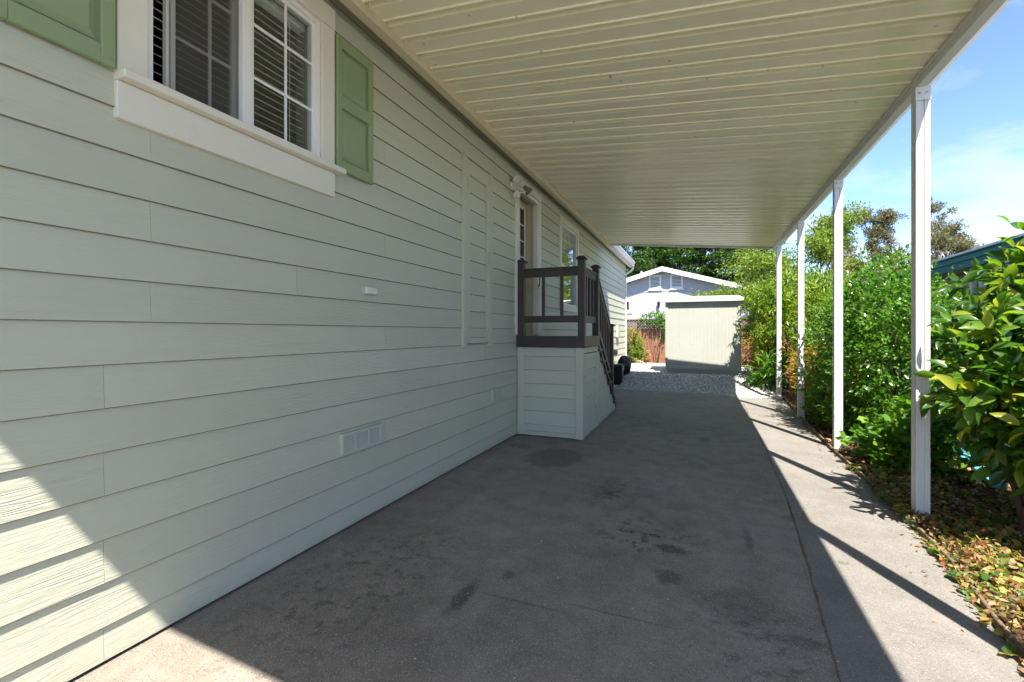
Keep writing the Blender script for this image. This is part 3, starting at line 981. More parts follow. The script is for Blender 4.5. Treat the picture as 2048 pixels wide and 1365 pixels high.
# --- crawl-space vents
VENTP = paint('vent_paint', (0.47, 0.505, 0.42), 0.45, 0.05)


def vent(ya, yb, za, zb, n):
    v = frame_ring(MB(), WX + .006, WX + .036, ya, yb, za, zb, .022).build('vent', VENTP, house, .002)
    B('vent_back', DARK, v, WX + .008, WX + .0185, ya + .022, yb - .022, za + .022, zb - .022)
    for f in (1 / 3, 2 / 3):
        yy = ya + (yb - ya) * f
        B('mullion', VENTP, v, WX + .020, WX + .034, yy - .007, yy + .007, za + .022, zb - .022)
    sm = MB().box(-.001, .001, -(yb - ya) / 2 + .022, (yb - ya) / 2 - .022, -.0045, .0045).mesh('louvre')
    for i in range(n):
        zz = za + .022 + (i + .5) * (zb - za - .044) / n
        link('louvre', sm, VENTP, v, (WX + .027, (ya + yb) / 2, zz), (0, R(-12), 0))
    return v


tag(vent(2.47, 2.90, .535, .690, 10), 'sage louvred vent low on the wall near the camera')
tag(vent(4.96, 5.40, .560, .710, 10), 'sage louvred vent low on the wall beside the steps')

# things fixed to the wall
jbx = thing('junction_box', (WX + .017, 2.765, 1.71), 'small pale weatherproof box on the siding below the large window', 'junction box')
B('back_plate', SAGE, jbx, WX + .010, WX + .024, 2.692, 2.838, 1.680, 1.745, .003)
B('cover', CREAM, jbx, WX + .024, WX + .052, 2.700, 2.830, 1.684, 1.739, .008)

sl = thing('security_light', (WX + .017, 5.62, 3.35), 'white motion-sensor floodlight on the wall beside the door trim', 'wall light')
MB().lathe([(.055, 0), (.055, .018), (.035, .028)], (WX + .014, 5.60, 3.36), 16, 'x').build('base_plate', NTRIM, sl)
MB().tube([(WX + .04, 5.60, 3.36), (WX + .085, 5.59, 3.38)], .014, 8).build('arm', NTRIM, sl)


def cone(name, c, d, prof, mat, par):
    mb = MB().lathe(prof, (0, 0, 0), 18, 'z')
    me = mb.mesh(name, 0, True)
    q = Vector(d).to_track_quat('Z', 'Y').to_euler()
    return link(name, me, mat, par, c, tuple(q))


hd = cone('lamp_head', (WX + .10, 5.585, 3.405), (.5, -.75, -.25), [(.022, -.10), (.03, -.05), (.056, -.015), (.064, .03), (.061, .03), (.05, -.01), (.02, -.03)], NTRIM, sl)
cone('lamp_lens', (WX + .10 + .008, 5.585 - .012, 3.401), (.5, -.75, -.25), [(.060, .0), (.052, .012), (.03, .02), (.008, .023)], LENS, hd)
cone('lamp_bulb', (WX + .10, 5.585, 3.405), (.5, -.75, -.25), [(.012, -.03), (.02, -.01), (.024, .004), (.012, .016)], NTRIM, hd)
MB().tube([(WX + .05, 5.60, 3.34), (WX + .075, 5.60, 3.29), (WX + .08, 5.60, 3.25)], .010, 8).build('arm', NTRIM, sl)
B('sensor', NTRIM, sl, WX + .045, WX + .125, 5.565, 5.635, 3.185, 3.25, .008)
MB().tube([(WX + .05, 5.62, 3.30), (WX + .10, 5.68, 3.27), (WX + .15, 5.76, 3.30)], [.012, .011, .009], 8).build('arm', NTRIM, sl)
cone('lamp_head', (WX + .17, 5.80, 3.325), (.45, .55, -.6), [(.022, -.08), (.03, -.04), (.05, -.01), (.056, .03), (.052, .03), (.04, -.01), (.02, -.02)], paint('bronze_grey', (.16, .14, .11), .5), sl)

# ------------------------------------------------------------------ carport
cp = thing('carport', (1.53, 5.5, 0), 'cream ribbed metal carport roof on white posts over the driveway', 'carport')
XL, XR, ZL, SLP = -2.118, 1.575, 3.652, -0.0942
ZR = lambda x: ZL + SLP * (x - XL)
prof = [(0, 0), (.126, 0), (.131, -.009), (.145, -.009), (.151, .003), (.159, .046), (.196, .046), (.2065, -.001), (.2125, -.001)]
PITCH = .2112
th_ = .0035
vs, fs = [], []
for x in (XL, (XL + XR) / 2, XR):
    z = SLP * (x - XL)
    vs += [(x, p_[0], z + p_[1]) for p_ in prof] + [(x, p_[0], z + p_[1] + th_) for p_ in prof]
n = len(prof)
for s in range(2):
    b0, b1 = s * 2 * n, (s + 1) * 2 * n
    for i in range(n - 1):
        fs.append((b0 + i, b0 + i + 1, b1 + i + 1, b1 + i))
        fs.append((b0 + n + i, b1 + n + i, b1 + n + i + 1, b0 + n + i + 1))
for b0 in (0, 4 * n):
    for i in range(n - 1):
        fs.append((b0 + i, b0 + n + i, b0 + n + i + 1, b0 + i + 1))
pan_me = MB().add(vs, fs).mesh('roof_pan')
NP = 58
CY0 = -0.62
for i in range(NP):
    link('roof_pan', pan_me, PAN, cp, (0, CY0 + i * PITCH, ZL + random.uniform(-.0015, .0015)))
CY1 = CY0 + NP * PITCH
B('beam', CPORT, cp, 1.490, 1.556, CY0, CY1 + .03, 3.222, 3.302, .003)
B('beam_lip', CPORT, cp, 1.482, 1.4898, CY0, CY1 + .03, 3.268, 3.300)
MB().prism([(1.558, 3.226), (1.598, 3.240), (1.606, 3.375), (1.600, 3.405), (1.586, 3.405), (1.592, 3.375), (1.580, 3.29), (1.558, 3.285)], 'y', CY0 - .02, CY1 + .05).build('edge_gutter', CPORT, cp)
for yy, s in ((CY1 + .004, 1), (CY0 - .034, -1)):
    mb = MB()
    mb.add([(x, y, ZR(x) + z) for x in (XL, 1.556) for y in (yy, yy + .03) for z in (-.045, .075)],
           [(0, 1, 3, 2), (4, 6, 7, 5), (0, 4, 5, 1), (2, 3, 7, 6), (0, 2, 6, 4), (1, 5, 7, 3)])
    mb.build('end_trim', CPORT, cp)
# posts: extruded section with a groove down every face
s, g, d = .042, .011, .006
sec = []
for q in range(4):
    for (u, v) in ((-s, -s), (-s * .62, -s), (-s * .62, -s + .003), (-g, -s + .003), (-g, -s + d + .003), (g, -s + d + .003), (g, -s + .003), (s * .62, -s + .003), (s * .62, -s)):
        a_ = q * math.pi / 2
        sec.append((u * math.cos(a_) - v * math.sin(a_), u * math.sin(a_) + v * math.cos(a_)))
post_me = MB().prism(sec, 'z', 0, 3.221).mesh('post')
brk_me = MB().box(-.046, .046, -.0005, .003, -.10, 0).mesh('bracket')
bolt_me = MB().lathe([(.007, 0), (.007, .004), (.004, .006)], (0, 0, 0), 8, 'y').mesh('bolt')
for i, yy in enumerate((-0.10, 2.11, 4.32, 6.54, 8.71, 10.95)):
    po = link('post', post_me, CPORT, cp, (1.527, yy, 0.0))
    link('bracket', brk_me, CPORT, po, (1.527, yy - .0465, 3.221))
    for dx in (-.022, .022):
        link('bolt', bolt_me, GREYM, po, (1.527 + dx, yy - .053, 3.175))
    B('foot', CPORT, po, 1.527 - .05, 1.527 + .05, yy - .05, yy + .05, .012, .028)

# ------------------------------------------------------------------ entry steps
st = thing('entry_steps', (-1.85, 6.8, 0), 'sage panelled entry steps with dark brown railing in front of the door', 'steps')
SX0, SX1 = WX + .020, -1.405
SY0, SY1 = 5.785, 6.72
DZ = 1.345
# front face: two corner boards, base strip and lap planks between
B('corner_board', SAGE, st, SX0, SX0 + .095, SY0 - .005, SY0 + .03, .012, 1.198, .003)
B('corner_board', SAGE, st, SX1 - .095, SX1 + .006, SY0 - .006, SY0 + .09, .006, 1.198, .004)
B('base_strip', SAGE, st, SX0 + .096, SX1 - .096, SY0 + .002, SY0 + .03, .012, .065, .002)
for k in range(0, 7):
    s0, s1 = max(ZB(k), .067), min(ZB(k) + E_ + .02, 1.197)
    if s1 - s0 > .03:
        mb = MB()
        lap(mb, SX0 + .096, SX1 - .096, s0, s1, k, SY0 + .022, 'x', -1)
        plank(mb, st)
# right side: cupboard door then stepped skirt
cd = frame_ring(MB(), SX1 - .02, SX1 + .004, SY0 + .102, SY1 - .028, .077, 1.113, .07, .095).build('cupboard_door', SAGE, st, .003)
tag(cd, 'small sage cupboard door in the side of the steps')
for k in range(0, 7):
    s0, s1 = max(ZB(k), .17), min(ZB(k) + E_ + .02, 1.045)
    if s1 - s0 > .03:
        mb = MB()
        lap(mb, SY0 + .175, SY1 - .095, s0, s1, k, SX1 - .018)
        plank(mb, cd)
B('hinge', SAGE, cd, SX1 + .002, SX1 + .014, SY1 - .045, SY1 - .012, .92, 1.04, .003)
B('catch', SAGE, cd, SX1 + .002, SX1 + .016, SY0 + .10, SY0 + .15, .80, .825, .003)
B('side_rail', SAGE, st, SX1 - .02, SX1 + .003, SY0 + .09, SY1, 1.123, 1.198, .003)
B('side_rail', SAGE, st, SX1 - .02, SX1 + .003, SY0 + .09, SY1, .012, .067, .003)
B('side_stile', SAGE, st, SX1 - .022, SX1 + .006, SY1 - .018, SY1 + .06, .012, 1.198, .003)
NR = 7
RISE = DZ / NR
RUN = .262
for k in range(0, 7):
    mb = MB()
    for i in range(NR - 1):
        a, b = SY1 + .06 + i * RUN - (.06 if i else 0), SY1 + (i + 1) * RUN
        top = DZ - (i + 1) * RISE - .036
        s0, s1 = max(ZB(k), .014), min(ZB(k) + E_ + .02, top)
        if s1 - s0 > .01:
            lap(mb, a, b, s0, s1, k, SX1 - .018)
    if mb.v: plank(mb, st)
for i in range(NR - 1):
    a = SY1 + i * RUN
    top = DZ - (i + 1) * RISE
    B('tread', BROWN, st, SX0, SX1 + .030, a + .002, a + RUN + .026, top - .035, top, .005)
    B('riser', BROWN, st, SX0, SX1 + .004, a + RUN - .02, a + RUN - .001, max(.012, top - RISE + .002), top - .037)
# landing: boards and fascia
nb = 7
bw = (SX1 + .002 - SX0) / nb
for i in range(nb):
    B('deck_board', BROWN, st, SX0 + i * bw + .002, SX0 + (i + 1) * bw - .002, SY0 - .012, SY1 + .02, DZ - .028, DZ, .003)
B('deck_fascia', BROWN, st, SX0 - .002, SX1 + .032, SY0 - .040, SY0 - .013, 1.202, 1.352, .004)
B('deck_fascia', BROWN, st, SX1 + .005, SX1 + .033, SY0 - .012, SY1 + .01, 1.203, 1.351, .004)
B('riser', BROWN, st, SX0, SX1 + .004, SY1 - .02, SY1, DZ - RISE + .001, DZ - .03)


def rpost(x, y, z0, z1, name='post'):
    p_ = B(name, BROWN, st, x - .045, x + .045, y - .045, y + .045, z0, z1, .004)
    c = MB().lathe([], (0, 0, 0)) if False else MB()
    w = .062
    lv = [(w, z1), (w + .004, z1 + .008), (w, z1 + .020), (.048, z1 + .034), (.03, z1 + .046)]
    vs, fs = [], []
    for (r_, z) in lv:
        vs += [(x - r_, y - r_, z), (x + r_, y - r_, z), (x + r_, y + r_, z), (x - r_, y + r_, z)]
    fs.append((3, 2, 1, 0))
    for i in range(len(lv) - 1):
        for k in range(4):
            k2 = (k + 1) % 4
            fs.append((i * 4 + k, i * 4 + k2, i * 4 + 4 + k2, i * 4 + 4 + k))
    fs.append(tuple(len(lv) * 4 - 4 + k for k in range(4)))
    c.add(vs, fs).build('post_cap', BROWN, p_)
    return p_


PX = SX1 - .012
PY = SY0 + .02
rpost(SX0 + .055, PY, DZ + .001, 2.345)
rpost(PX, PY, DZ + .001, 2.345)
rpost(PX, SY1 - .06, DZ + .001, 2.345)
PYB = SY1 + 4.35 * RUN
rpost(PX, PYB, DZ - 5 * RISE + .001, 1.50)
xa, xb = SX0 + .10, PX - .046
B('top_rail', BROWN, st, xa, xb, PY - .03, PY + .03, 2.235, 2.262, .003)
B('sub_rail', BROWN, st, xa, xb, PY - .019, PY + .019, 2.140, 2.234, .002)
B('bottom_rail', BROWN, st, xa, xb, PY - .019, PY + .019, 1.530, 1.620, .002)
for f in (.36, .70):
    xx = xa + (xb - xa) * f
    B('baluster', BROWN, st, xx - .019, xx + .019, PY - .017, PY + .017, 1.621, 2.139, .002)
ya, yb = PY + .046, SY1 - .106
B('top_rail', BROWN, st, PX - .03, PX + .03, ya, yb, 2.235, 2.262, .003)
B('sub_rail', BROWN, st, PX - .019, PX + .019, ya, yb, 2.140, 2.234, .002)
B('bottom_rail', BROWN, st, PX - .019, PX + .019, ya, yb, 1.530, 1.620, .002)
for f in (.25, .5, .75):
    yy = ya + (yb - ya) * f
    B('baluster', BROWN, st, PX - .017, PX + .017, yy - .019, yy + .019, 1.621, 2.139, .002)
# sloping flight
slope = RISE / RUN
yA, yB = SY1 - .014, PYB - .046
zA = lambda y, top: top - slope * (y - yA)
MB().bar((PX, yA, 2.25), (PX, yB, zA(yB, 2.25)), .060, .028).build('hand_rail', BROWN, st, .003)
MB().bar((PX, yA, 2.185), (PX, yB, zA(yB, 2.185)), .038, .085).build('sub_rail', BROWN, st, .002)
MB().bar((PX, yA, 1.50), (PX, yB, zA(yB, 1.50)), .038, .085).build('bottom_rail', BROWN, st, .002)
for i in range(7):
    yy = yA + (yB - yA) * (i + 1) / 8
    B('baluster', BROWN, st, PX - .017, PX + .017, yy - .019, yy + .019, zA(yy, 1.53), zA(yy, 2.15), .002)
MB().bar((SX1 + .014, SY1 + .01, 1.24), (SX1 + .014, SY1 + .01 + 5.4 * RUN, 1.24 - slope * 5.4 * RUN), .018, .06).build('stringer_cap', BROWN, st, .002)

# ------------------------------------------------------------------ shed
shd = thing('garden_shed', (0.05, 13.9, .25), 'pale green grooved garden shed with a white lid roof on the gravel', 'shed')
shd_x0, shd_x1, shd_y0, shd_y1 = -0.87, 0.975, 13.3, 14.5
SZ0, SZ1 = .42, 2.235
def grooved(mb, a0, a1, fixed, z0, z1, pitch, ax, sgn, depth=.005, gw=.009):
    """sheet siding with real vertical grooves; ax = axis it runs along"""
    x = a0
    pr = []
    while x < a1 - 1e-6:
        e = min(x + pitch, a1)
        pr += [(x, 0), (e - gw, 0), (e - gw, -depth), (e, -depth)]
        x = e
    vs, fs = [], []
    for (u, d) in pr:
        for z in (z0, z1):
            vs.append((u, fixed + sgn * d, z) if ax == 'x' else (fixed + sgn * d, u, z))
    for i in range(len(pr) - 1):
        fs.append((2 * i, 2 * i + 2, 2 * i + 3, 2 * i + 1))
    mb.add(vs, fs)
    return mb


w_ = MB()
grooved(w_, shd_x0, shd_x1, shd_y0, SZ0, SZ1, .088, 'x', -1)
grooved(w_, shd_y0, shd_y1, shd_x1, SZ0, SZ1, .088, 'y', 1)
grooved(w_, shd_y0, shd_y1, shd_x0, SZ0, SZ1, .088, 'y', -1)
w_.box(shd_x0 + .02, shd_x1 - .02, shd_y0 + .02, shd_y1, SZ0, SZ1)
w_.build('wall', SHEDW, shd)
B('corner_trim', SHEDW, shd, shd_x0 - .02, shd_x0 + .05, shd_y0 - .020, shd_y0 - .002, SZ0 - .04, SZ1 - .004, .003)
B('corner_trim', SHEDW, shd, shd_x1 - .05, shd_x1 + .02, shd_y0 - .020, shd_y0 - .002, SZ0 - .04, SZ1 - .004, .003)
B('base_board', SHEDW, shd, shd_x0 + .052, shd_x1 - .052, shd_y0 - .018, shd_y0 - .001, SZ0 - .03, SZ0 + .05, .003)
B('skid', SHEDW, shd, shd_x0 + .02, shd_x1 - .02, shd_y0 + .03, shd_y0 + .14, .22, SZ0 - .032, .005)
rm = MB().add([(x, y, z) for x in (shd_x0 - .04, shd_x1 + .07) for (y, z) in ((shd_y0 - .10, SZ1 - .012), (shd_y0 - .10, SZ1 + .075), (shd_y1 + .1, SZ1 + .235), (shd_y1 + .1, SZ1 + .15))],
              [(0, 1, 2, 3), (7, 6, 5, 4), (0, 4, 5, 1), (1, 5, 6, 2), (2, 6, 7, 3), (3, 7, 4, 0)])
rm.build('roof', SHEDR, shd, .006)

# ------------------------------------------------------------------ fence of redwood boards with lattice top
def fence(x0, x1, y, label):
    f = thing('board_fence', ((x0 + x1) / 2, y, 0), label, 'fence', 'redwood fence along the back')
    bm_ = MB().box(-.069, .069, -.010, .010, 0, 1.13).mesh('board', .003)
    n = int((x1 - x0) / .142)
    for i in range(n):
        link('board', bm_, REDW, f, (x0 + .071 + i * .142, y + random.uniform(-.003, .003), .37 + random.uniform(-.008, .008)))
    B('rail', REDW, f, x0, x1, y + .012, y + .05, .55, .64)
    B('rail', REDW, f, x0, x1, y - .030, y + .035, 1.496, 1.530, .003)
    B('cap_rail', REDW, f, x0, x1, y - .045, y + .045, 1.855, 1.89, .003)
    B('kick_board', REDW, f, x0, x1, y - .030, y - .012, .25, .365, .003)
    i = 0
    xx = x0
    while xx <= x1 + .01:
        B('post', REDW, f, xx - .045, xx + .045, y - .05, y + .04 - .001, 0.2, 1.854, .004)
        xx += 1.78
    la = MB()
    z0, z1 = 1.531, 1.854
    for sg, yy in ((1, y - .004), (-1, y + .006)):
        u = x0 - (z1 - z0)
        while u < x1 + (z1 - z0):
            a, b = (u, u + (z1 - z0)) if sg > 0 else (u + (z1 - z0), u)
            pa, pb = Vector((a, yy, z0)), Vector((b, yy, z1))
            # clip to the run
            lo, hi = 0.0, 1.0
            dx = pb.x - pa.x
            for lim, s_ in ((x0, 1), (x1, -1)):
                t = (lim - pa.x) / dx
                if (dx > 0) == (s_ > 0): lo = max(lo, t)
                else: hi = min(hi, t)
            if hi - lo > .05:
                la.bar(pa.lerp(pb, lo), pa.lerp(pb, hi), .010, .052)
            u += .105
    lo_ = la.build('lattice', REDW2, f)
    lo_['kind'] = 'stuff'
    return f


fence(-4.6, -0.70, 17.5, 'redwood board fence with lattice top left of the shed')
fence(0.75, 5.75, 17.5, 'redwood board fence with lattice top right of the shed')

# ------------------------------------------------------------------ white neighbour house behind the fence
NY = 27.0
nh = thing('white_house', (-1.9, NY, 0), 'white gabled house behind the redwood fence', 'house')
xl, xr, xp = -7.6, 3.8, -1.95
zp, ze = 5.0, 3.35
w_ = MB()
slp = (zp - ze) / (xp - xl)
roofz = lambda x: zp - slp * abs(x - xp)
# grooved gable wall in columns
x = xl
while x < xr - .01:
    e = min(x + .30, xr)
    za_, zb_ = roofz(x) - .12, roofz(e - .02) - .12
    w_.add([(x, NY, 0), (e - .018, NY, 0), (e - .018, NY, zb_), (x, NY, za_)], [(0, 1, 2, 3)])
    w_.add([(e - .018, NY, 0), (e - .018, NY + .014, 0), (e - .018, NY + .014, zb_), (e - .018, NY, zb_),
            (e, NY + .014, 0), (e, NY + .014, zb_), (e, NY, 0), (e, NY, zb_)],
           [(0, 1, 2, 3), (1, 4, 5, 2), (4, 6, 7, 5)])
    x = e
w_.box(xl + .02, xr - .02, NY + .03, NY + 9, 0, 3.2)
w_.build('wall', NWHITE, nh)
B('belly_band', NWHITE, nh, xl, xr, NY - .02, NY - .002, 3.70, 3.80)
for sgn_, xe in ((-1, xl - .45), (1, xr + .45)):
    zz = roofz(xe)
    mb = MB()
    yA_, yB_ = NY - .50, NY + 9.2
    q = [(xp, zp), (xe, zz)]
    vs = []
    for y in (yA_ + .03, yB_):
        for (x_, z_) in q:
            vs += [(x_, y, z_ - .03), (x_, y, z_ + .05)]
    mb.add(vs, [(0, 1, 3, 2), (4, 6, 7, 5), (0, 4, 5, 1), (2, 3, 7, 6), (1, 5, 7, 3), (0, 2, 6, 4)])
    mb.build('roof', ROOFG, nh)
    mb = MB()
    vs = []
    for y in (yA_, yA_ + .028):
        for (x_, z_) in q:
            vs += [(x_, y, z_ - .20), (x_, y, z_ + .055)]
    mb.add(vs, [(0, 1, 3, 2), (4, 6, 7, 5), (0, 4, 5, 1), (2, 3, 7, 6), (1, 5, 7, 3), (0, 2, 6, 4)])
    mb.build('barge_board', NTRIM, nh)
    mb = MB()
    vs = []
    for y in (yA_ + .03, NY - .003):
        for (x_, z_) in q:
            vs += [(x_, y, z_ - .075), (x_, y, z_ - .04)]
    mb.add(vs, [(0, 1, 3, 2), (4, 6, 7, 5), (0, 4, 5, 1), (2, 3, 7, 6), (1, 5, 7, 3), (0, 2, 6, 4)])
    mb.build('soffit', NTRIM, nh)


def gable_vent(xc, zc, w, h):
    mb = MB()
    a, b, c, d = xc - w / 2, xc + w / 2, zc - h / 2, zc + h / 2
    for (p0, p1, q0, q1) in ((a, a + .09, c, d), (b - .09, b, c, d), (a + .09, b - .09, c, c + .09), (a + .09, b - .09, d - .09, d)):
        mb.box(p0, p1, NY - .055, NY - .001, q0, q1)
    mb.box(a - .04, b + .04, NY - .075, NY - .002, c - .07, c - .001)
    v = mb.build('gable_vent', NTRIM, nh)
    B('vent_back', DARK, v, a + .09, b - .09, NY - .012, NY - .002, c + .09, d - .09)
    n = 8
    for i in range(n):
        z = c + .09 + (i + .5) * (h - .18) / n
        mb = MB().add([(a + .09, NY - .05, z - .022), (b - .09, NY - .05, z - .022), (b - .09, NY - .016, z + .018), (a + .09, NY - .016, z + .018),
                       (a + .09, NY - .05, z - .014), (b - .09, NY - .05, z - .014), (b - .09, NY - .016, z + .026), (a + .09, NY - .016, z + .026)],
                      [(0, 1, 2, 3), (4, 7, 6, 5), (0, 4, 5, 1), (2, 6, 7, 3), (0, 3, 7, 4), (1, 5, 6, 2)])
        mb.build('louvre', NTRIM, v)


gable_vent(-2.36, 4.24, .66, .80)
gable_vent(-1.21, 4.24, .66, .80)
wn_ = MB()
for (p0, p1, q0, q1) in ((-4.75, -4.62, 2.56, 3.30), (-3.80, -3.67, 2.56, 3.30), (-4.62, -3.80, 2.56, 2.69), (-4.62, -3.80, 3.17, 3.30), (-4.80, -3.62, 2.50, 2.558)):
    wn_.box(p0, p1, NY - .05, NY - .001, q0, q1)
nw = wn_.build('window', NTRIM, nh)
B('pane', MATS['dark_glass'], nw, -4.62, -3.80, NY - .02, NY - .008, 2.69, 3.17)
lamp = MB().lathe([(.02, .22), (.09, .16), (.10, .10), (.075, .09), (.06, -.10), (.02, -.12)], (-2.16, NY - .14, 2.92), 10).box(-2.18, -2.14, NY - .14, NY - .001, 3.0, 3.04)
lm = lamp.build('wall_lantern', BLACKP)
tag(lm, 'small black wall lantern on the white house', 'wall light')
tp = MB().lathe([(.07, 0), (.07, .03), (.03, .06)], (0, 0, 0), 10, 'y')
o = link('hose_bib', tp.mesh('hose_bib'), GREYM, None, (-2.55, NY - .061, 2.60))
tag(o, 'small round dark fitting on the white house beside the lantern', 'fitting')
MB().lathe([(.05, 0), (.05, .75), (.04, .76)], (-3.25, NY + 1.2, 4.3), 10).build('vent_pipe', NTRIM, nh)

# ------------------------------------------------------------------ teal-roofed neighbour on the right
tn = thing('teal_roofed_house', (3.9, 8.5, 0), 'white neighbouring home with a teal ribbed eave beyond the shrubs', 'house')
TY0, TY1 = -1.0, 13.2
TX = 3.42
B('wall', NWHITE, tn, 3.82, 7.5, TY0, TY1 - .4, 0.02, 2.42)
wv = MB()
grooved(wv, TY0, TY1 - .4, 3.815, .02, 2.02, .10, 'y', -1, .01, .02)
wv.build('wall_sheet', NWHITE, tn)
B('wall_band', TEAL, tn, 3.79, 3.812, TY0, TY1 - .4, 2.021, 2.16, .003)
fp = [(TX, 2.285), (TX - .03, 2.29), (TX - .03, 2.335), (TX - .012, 2.345), (TX - .012, 2.39), (TX - .03, 2.40), (TX - .03, 2.445), (TX - .012, 2.455), (TX - .012, 2.475), (TX - .035, 2.485), (TX - .035, 2.495), (TX, 2.50)]
MB().prism(fp, 'y', TY0, TY1).build('eave_fascia', TEAL, tn)
B('eave_underside', FASCIA, tn, TX + .001, 3.80, TY0, TY1, 2.30, 2.33)
mb = MB().add([(TX - .02, TY0, 2.502), (TX - .02, TY1, 2.502), (7.6, TY1, 2.95), (7.6, TY0, 2.95), (TX - .02, TY0, 2.53), (TX - .02, TY1, 2.53), (7.6, TY1, 2.98), (7.6, TY0, 2.98)],
              [(0, 1, 2, 3), (4, 7, 6, 5), (0, 4, 5, 1), (1, 5, 6, 2), (2, 6, 7, 3), (3, 7, 4, 0)])
mb.build('roof', NTRIM, tn)
for yy in (8.28, 8.04, 5.0, 11.6):
    B('post', CPORT, tn, 3.47, 3.53, yy - .035, yy + .035, .02, 2.298, .004)
rs = thing('rolled_shade', (3.6, 9.2, 2.1), 'beige rolled-up shade hung beneath the teal eave', 'shade')
MB().tube([(3.60, 7.2, 2.115), (3.60, 8.6, 2.10), (3.60, 9.9, 2.11), (3.60, 11.5, 2.12)], [.036, .042, .040, .036], 10).build('roll', BENDER if False else paint('shade_cloth', (.55, .50, .40), .8, .12), rs, smooth=True)
B('shade_strip', GREYM, rs, 3.60, 3.605, 7.2, 11.5, 2.15, 2.235)
lowf = thing('white_panel_fence', (3.05, 6.8, 0), 'low white panel fence behind the large-leaved shrub', 'fence')
for i in range(26):
    B('board', NTRIM, lowf, 3.05, 3.075, 4.6 + i * .16, 4.752 + i * .16, .04, .74, .003)
B('rail', NTRIM, lowf, 3.03, 3.049, 4.6, 8.75, .58, .66, .003)
bl = MB().bar((2.83, 7.3, .045), (2.44, 5.35, .045), .10, .05).build('blue_board', BLUEP, None, .006)
tag(bl, 'bright blue painted board on the ground behind the large-leaved shrub', 'board')

# ------------------------------------------------------------------ edging boards along the bed
edg = thing('garden_edging', (1.43, 6.0, 0), 'weathered thin wooden edging between the asphalt and the garden bed', 'edging')
pts = EDGE + [(1.66, 11.3)]
for i in range(1, len(pts) - 1):
    (xa, ya), (xb, yb) = pts[i], pts[i + 1]
    MB().bar((xa + .012, ya + .004, .030), (xb + .012, yb - .004, .020), .020, .042).build('edging_board', BENDER, edg, .004)
MB().bar((1.312, -3.0, .02), (1.282, 2.695, .02), .020, .042).build('edging_board', BENDER, edg, .004)

# ------------------------------------------------------------------ bin, bag, meter by the far house wall
bn = thing('black_bin', (-2.0, 11.98, .03), 'black plastic bin standing by the foot of the steps', 'bin')
def tapered(mb, cx, cy, w0, d0, w1, d1, z0, z1):
    vs = [(cx + sx * w / 2, cy + sy * d / 2, z) for (w, d, z) in ((w0, d0, z0), (w1, d1, z1)) for (sx, sy) in ((-1, -1), (1, -1), (1, 1), (-1, 1))]
    return mb.add(vs, [(3, 2, 1, 0), (4, 5, 6, 7), (0, 1, 5, 4), (1, 2, 6, 5), (2, 3, 7, 6), (3, 0, 4, 7)])
tapered(MB(), -2.0, 11.98, .27, .30, .33, .36, .055, .50).build('body', BLACKP, bn, .02, seg=2)
tapered(MB(), -2.0, 11.98, .36, .40, .345, .385, .501, .535).build('rim', BLACKP, bn, .01)
tapered(MB(), -2.0, 11.98, .34, .38, .27, .30, .536, .575).build('lid', BLACKP, bn, .012)
bg_ = MB()
vs, fs = [], []
rg, sg2 = 9, 14
for i in range(rg + 1):
    t = math.pi * i / rg
    for k in range(sg2):
        a = 2 * math.pi * k / sg2
        rr = math.sin(t) * (1 + .10 * math.sin(a * 5 + i) + .06 * math.sin(a * 9 - i * 2)) + (.02 if i in (0, rg) else 0)
        zz = .30 - .30 * math.cos(t)
        zz = zz * (1 + .1 * math.sin(a * 2)) if i < rg else .64
        vs.append((-1.93 + .19 * rr * math.cos(a), 12.75 + .22 * rr * math.sin(a), .22 + max(zz, 0) * .85))
for i in range(rg):
    for k in range(sg2):
        k2 = (k + 1) % sg2
        fs.append((i * sg2 + k, i * sg2 + k2, (i + 1) * sg2 + k2, (i + 1) * sg2 + k))
bgo = bg_.add(vs, fs).build('garbage_bag', BLACKP, None, smooth=True, base=True)
tag(bgo, 'black plastic bag slumped behind the black bin', 'bag')
mt = thing('electric_meter', (WX + .02, 12.35, .6), 'grey electric meter box on the house wall above the bin', 'meter')
B('cabinet', GREYM, mt, WX + .02, WX + .16, 12.12, 12.50, .62, 1.05, .008)
MB().lathe([(.09, 0), (.09, .05), (.075, .06), (.075, .11), (.06, .13)], (WX + .16, 12.31, .86), 16, 'x').build('dial', GREYM, mt, smooth=True)
MB().tube([(WX + .09, 12.31, .62), (WX + .09, 12.31, .0)], .025, 8).build('conduit', GREYM, mt)
ub = B('utility_box', SAGE, None, WX + .019, WX + .08, 13.7, 14.05, 1.25, 1.60, .006)
tag(ub, 'pale square utility box on the house wall past the meter', 'utility box')
hose = [( -2.05 + .16 * math.cos(t) * (1 + .15 * math.sin(t * .7)), 17.0 + .16 * math.sin(t), .28 + .004 * i) for i, t in enumerate(np.linspace(0, 11, 30))]
ho = MB().tube([tuple(map(float, p_)) for p_ in hose] + [(-1.75, 16.7, .28), (-1.5, 16.6, .275)], .012, 6).build('garden_hose', paint('hose_yellow', (.55, .42, .18), .5), None, smooth=True)
tag(ho, 'coiled pale yellow hose on the gravel by the fence', 'hose')

# ------------------------------------------------------------------ plants


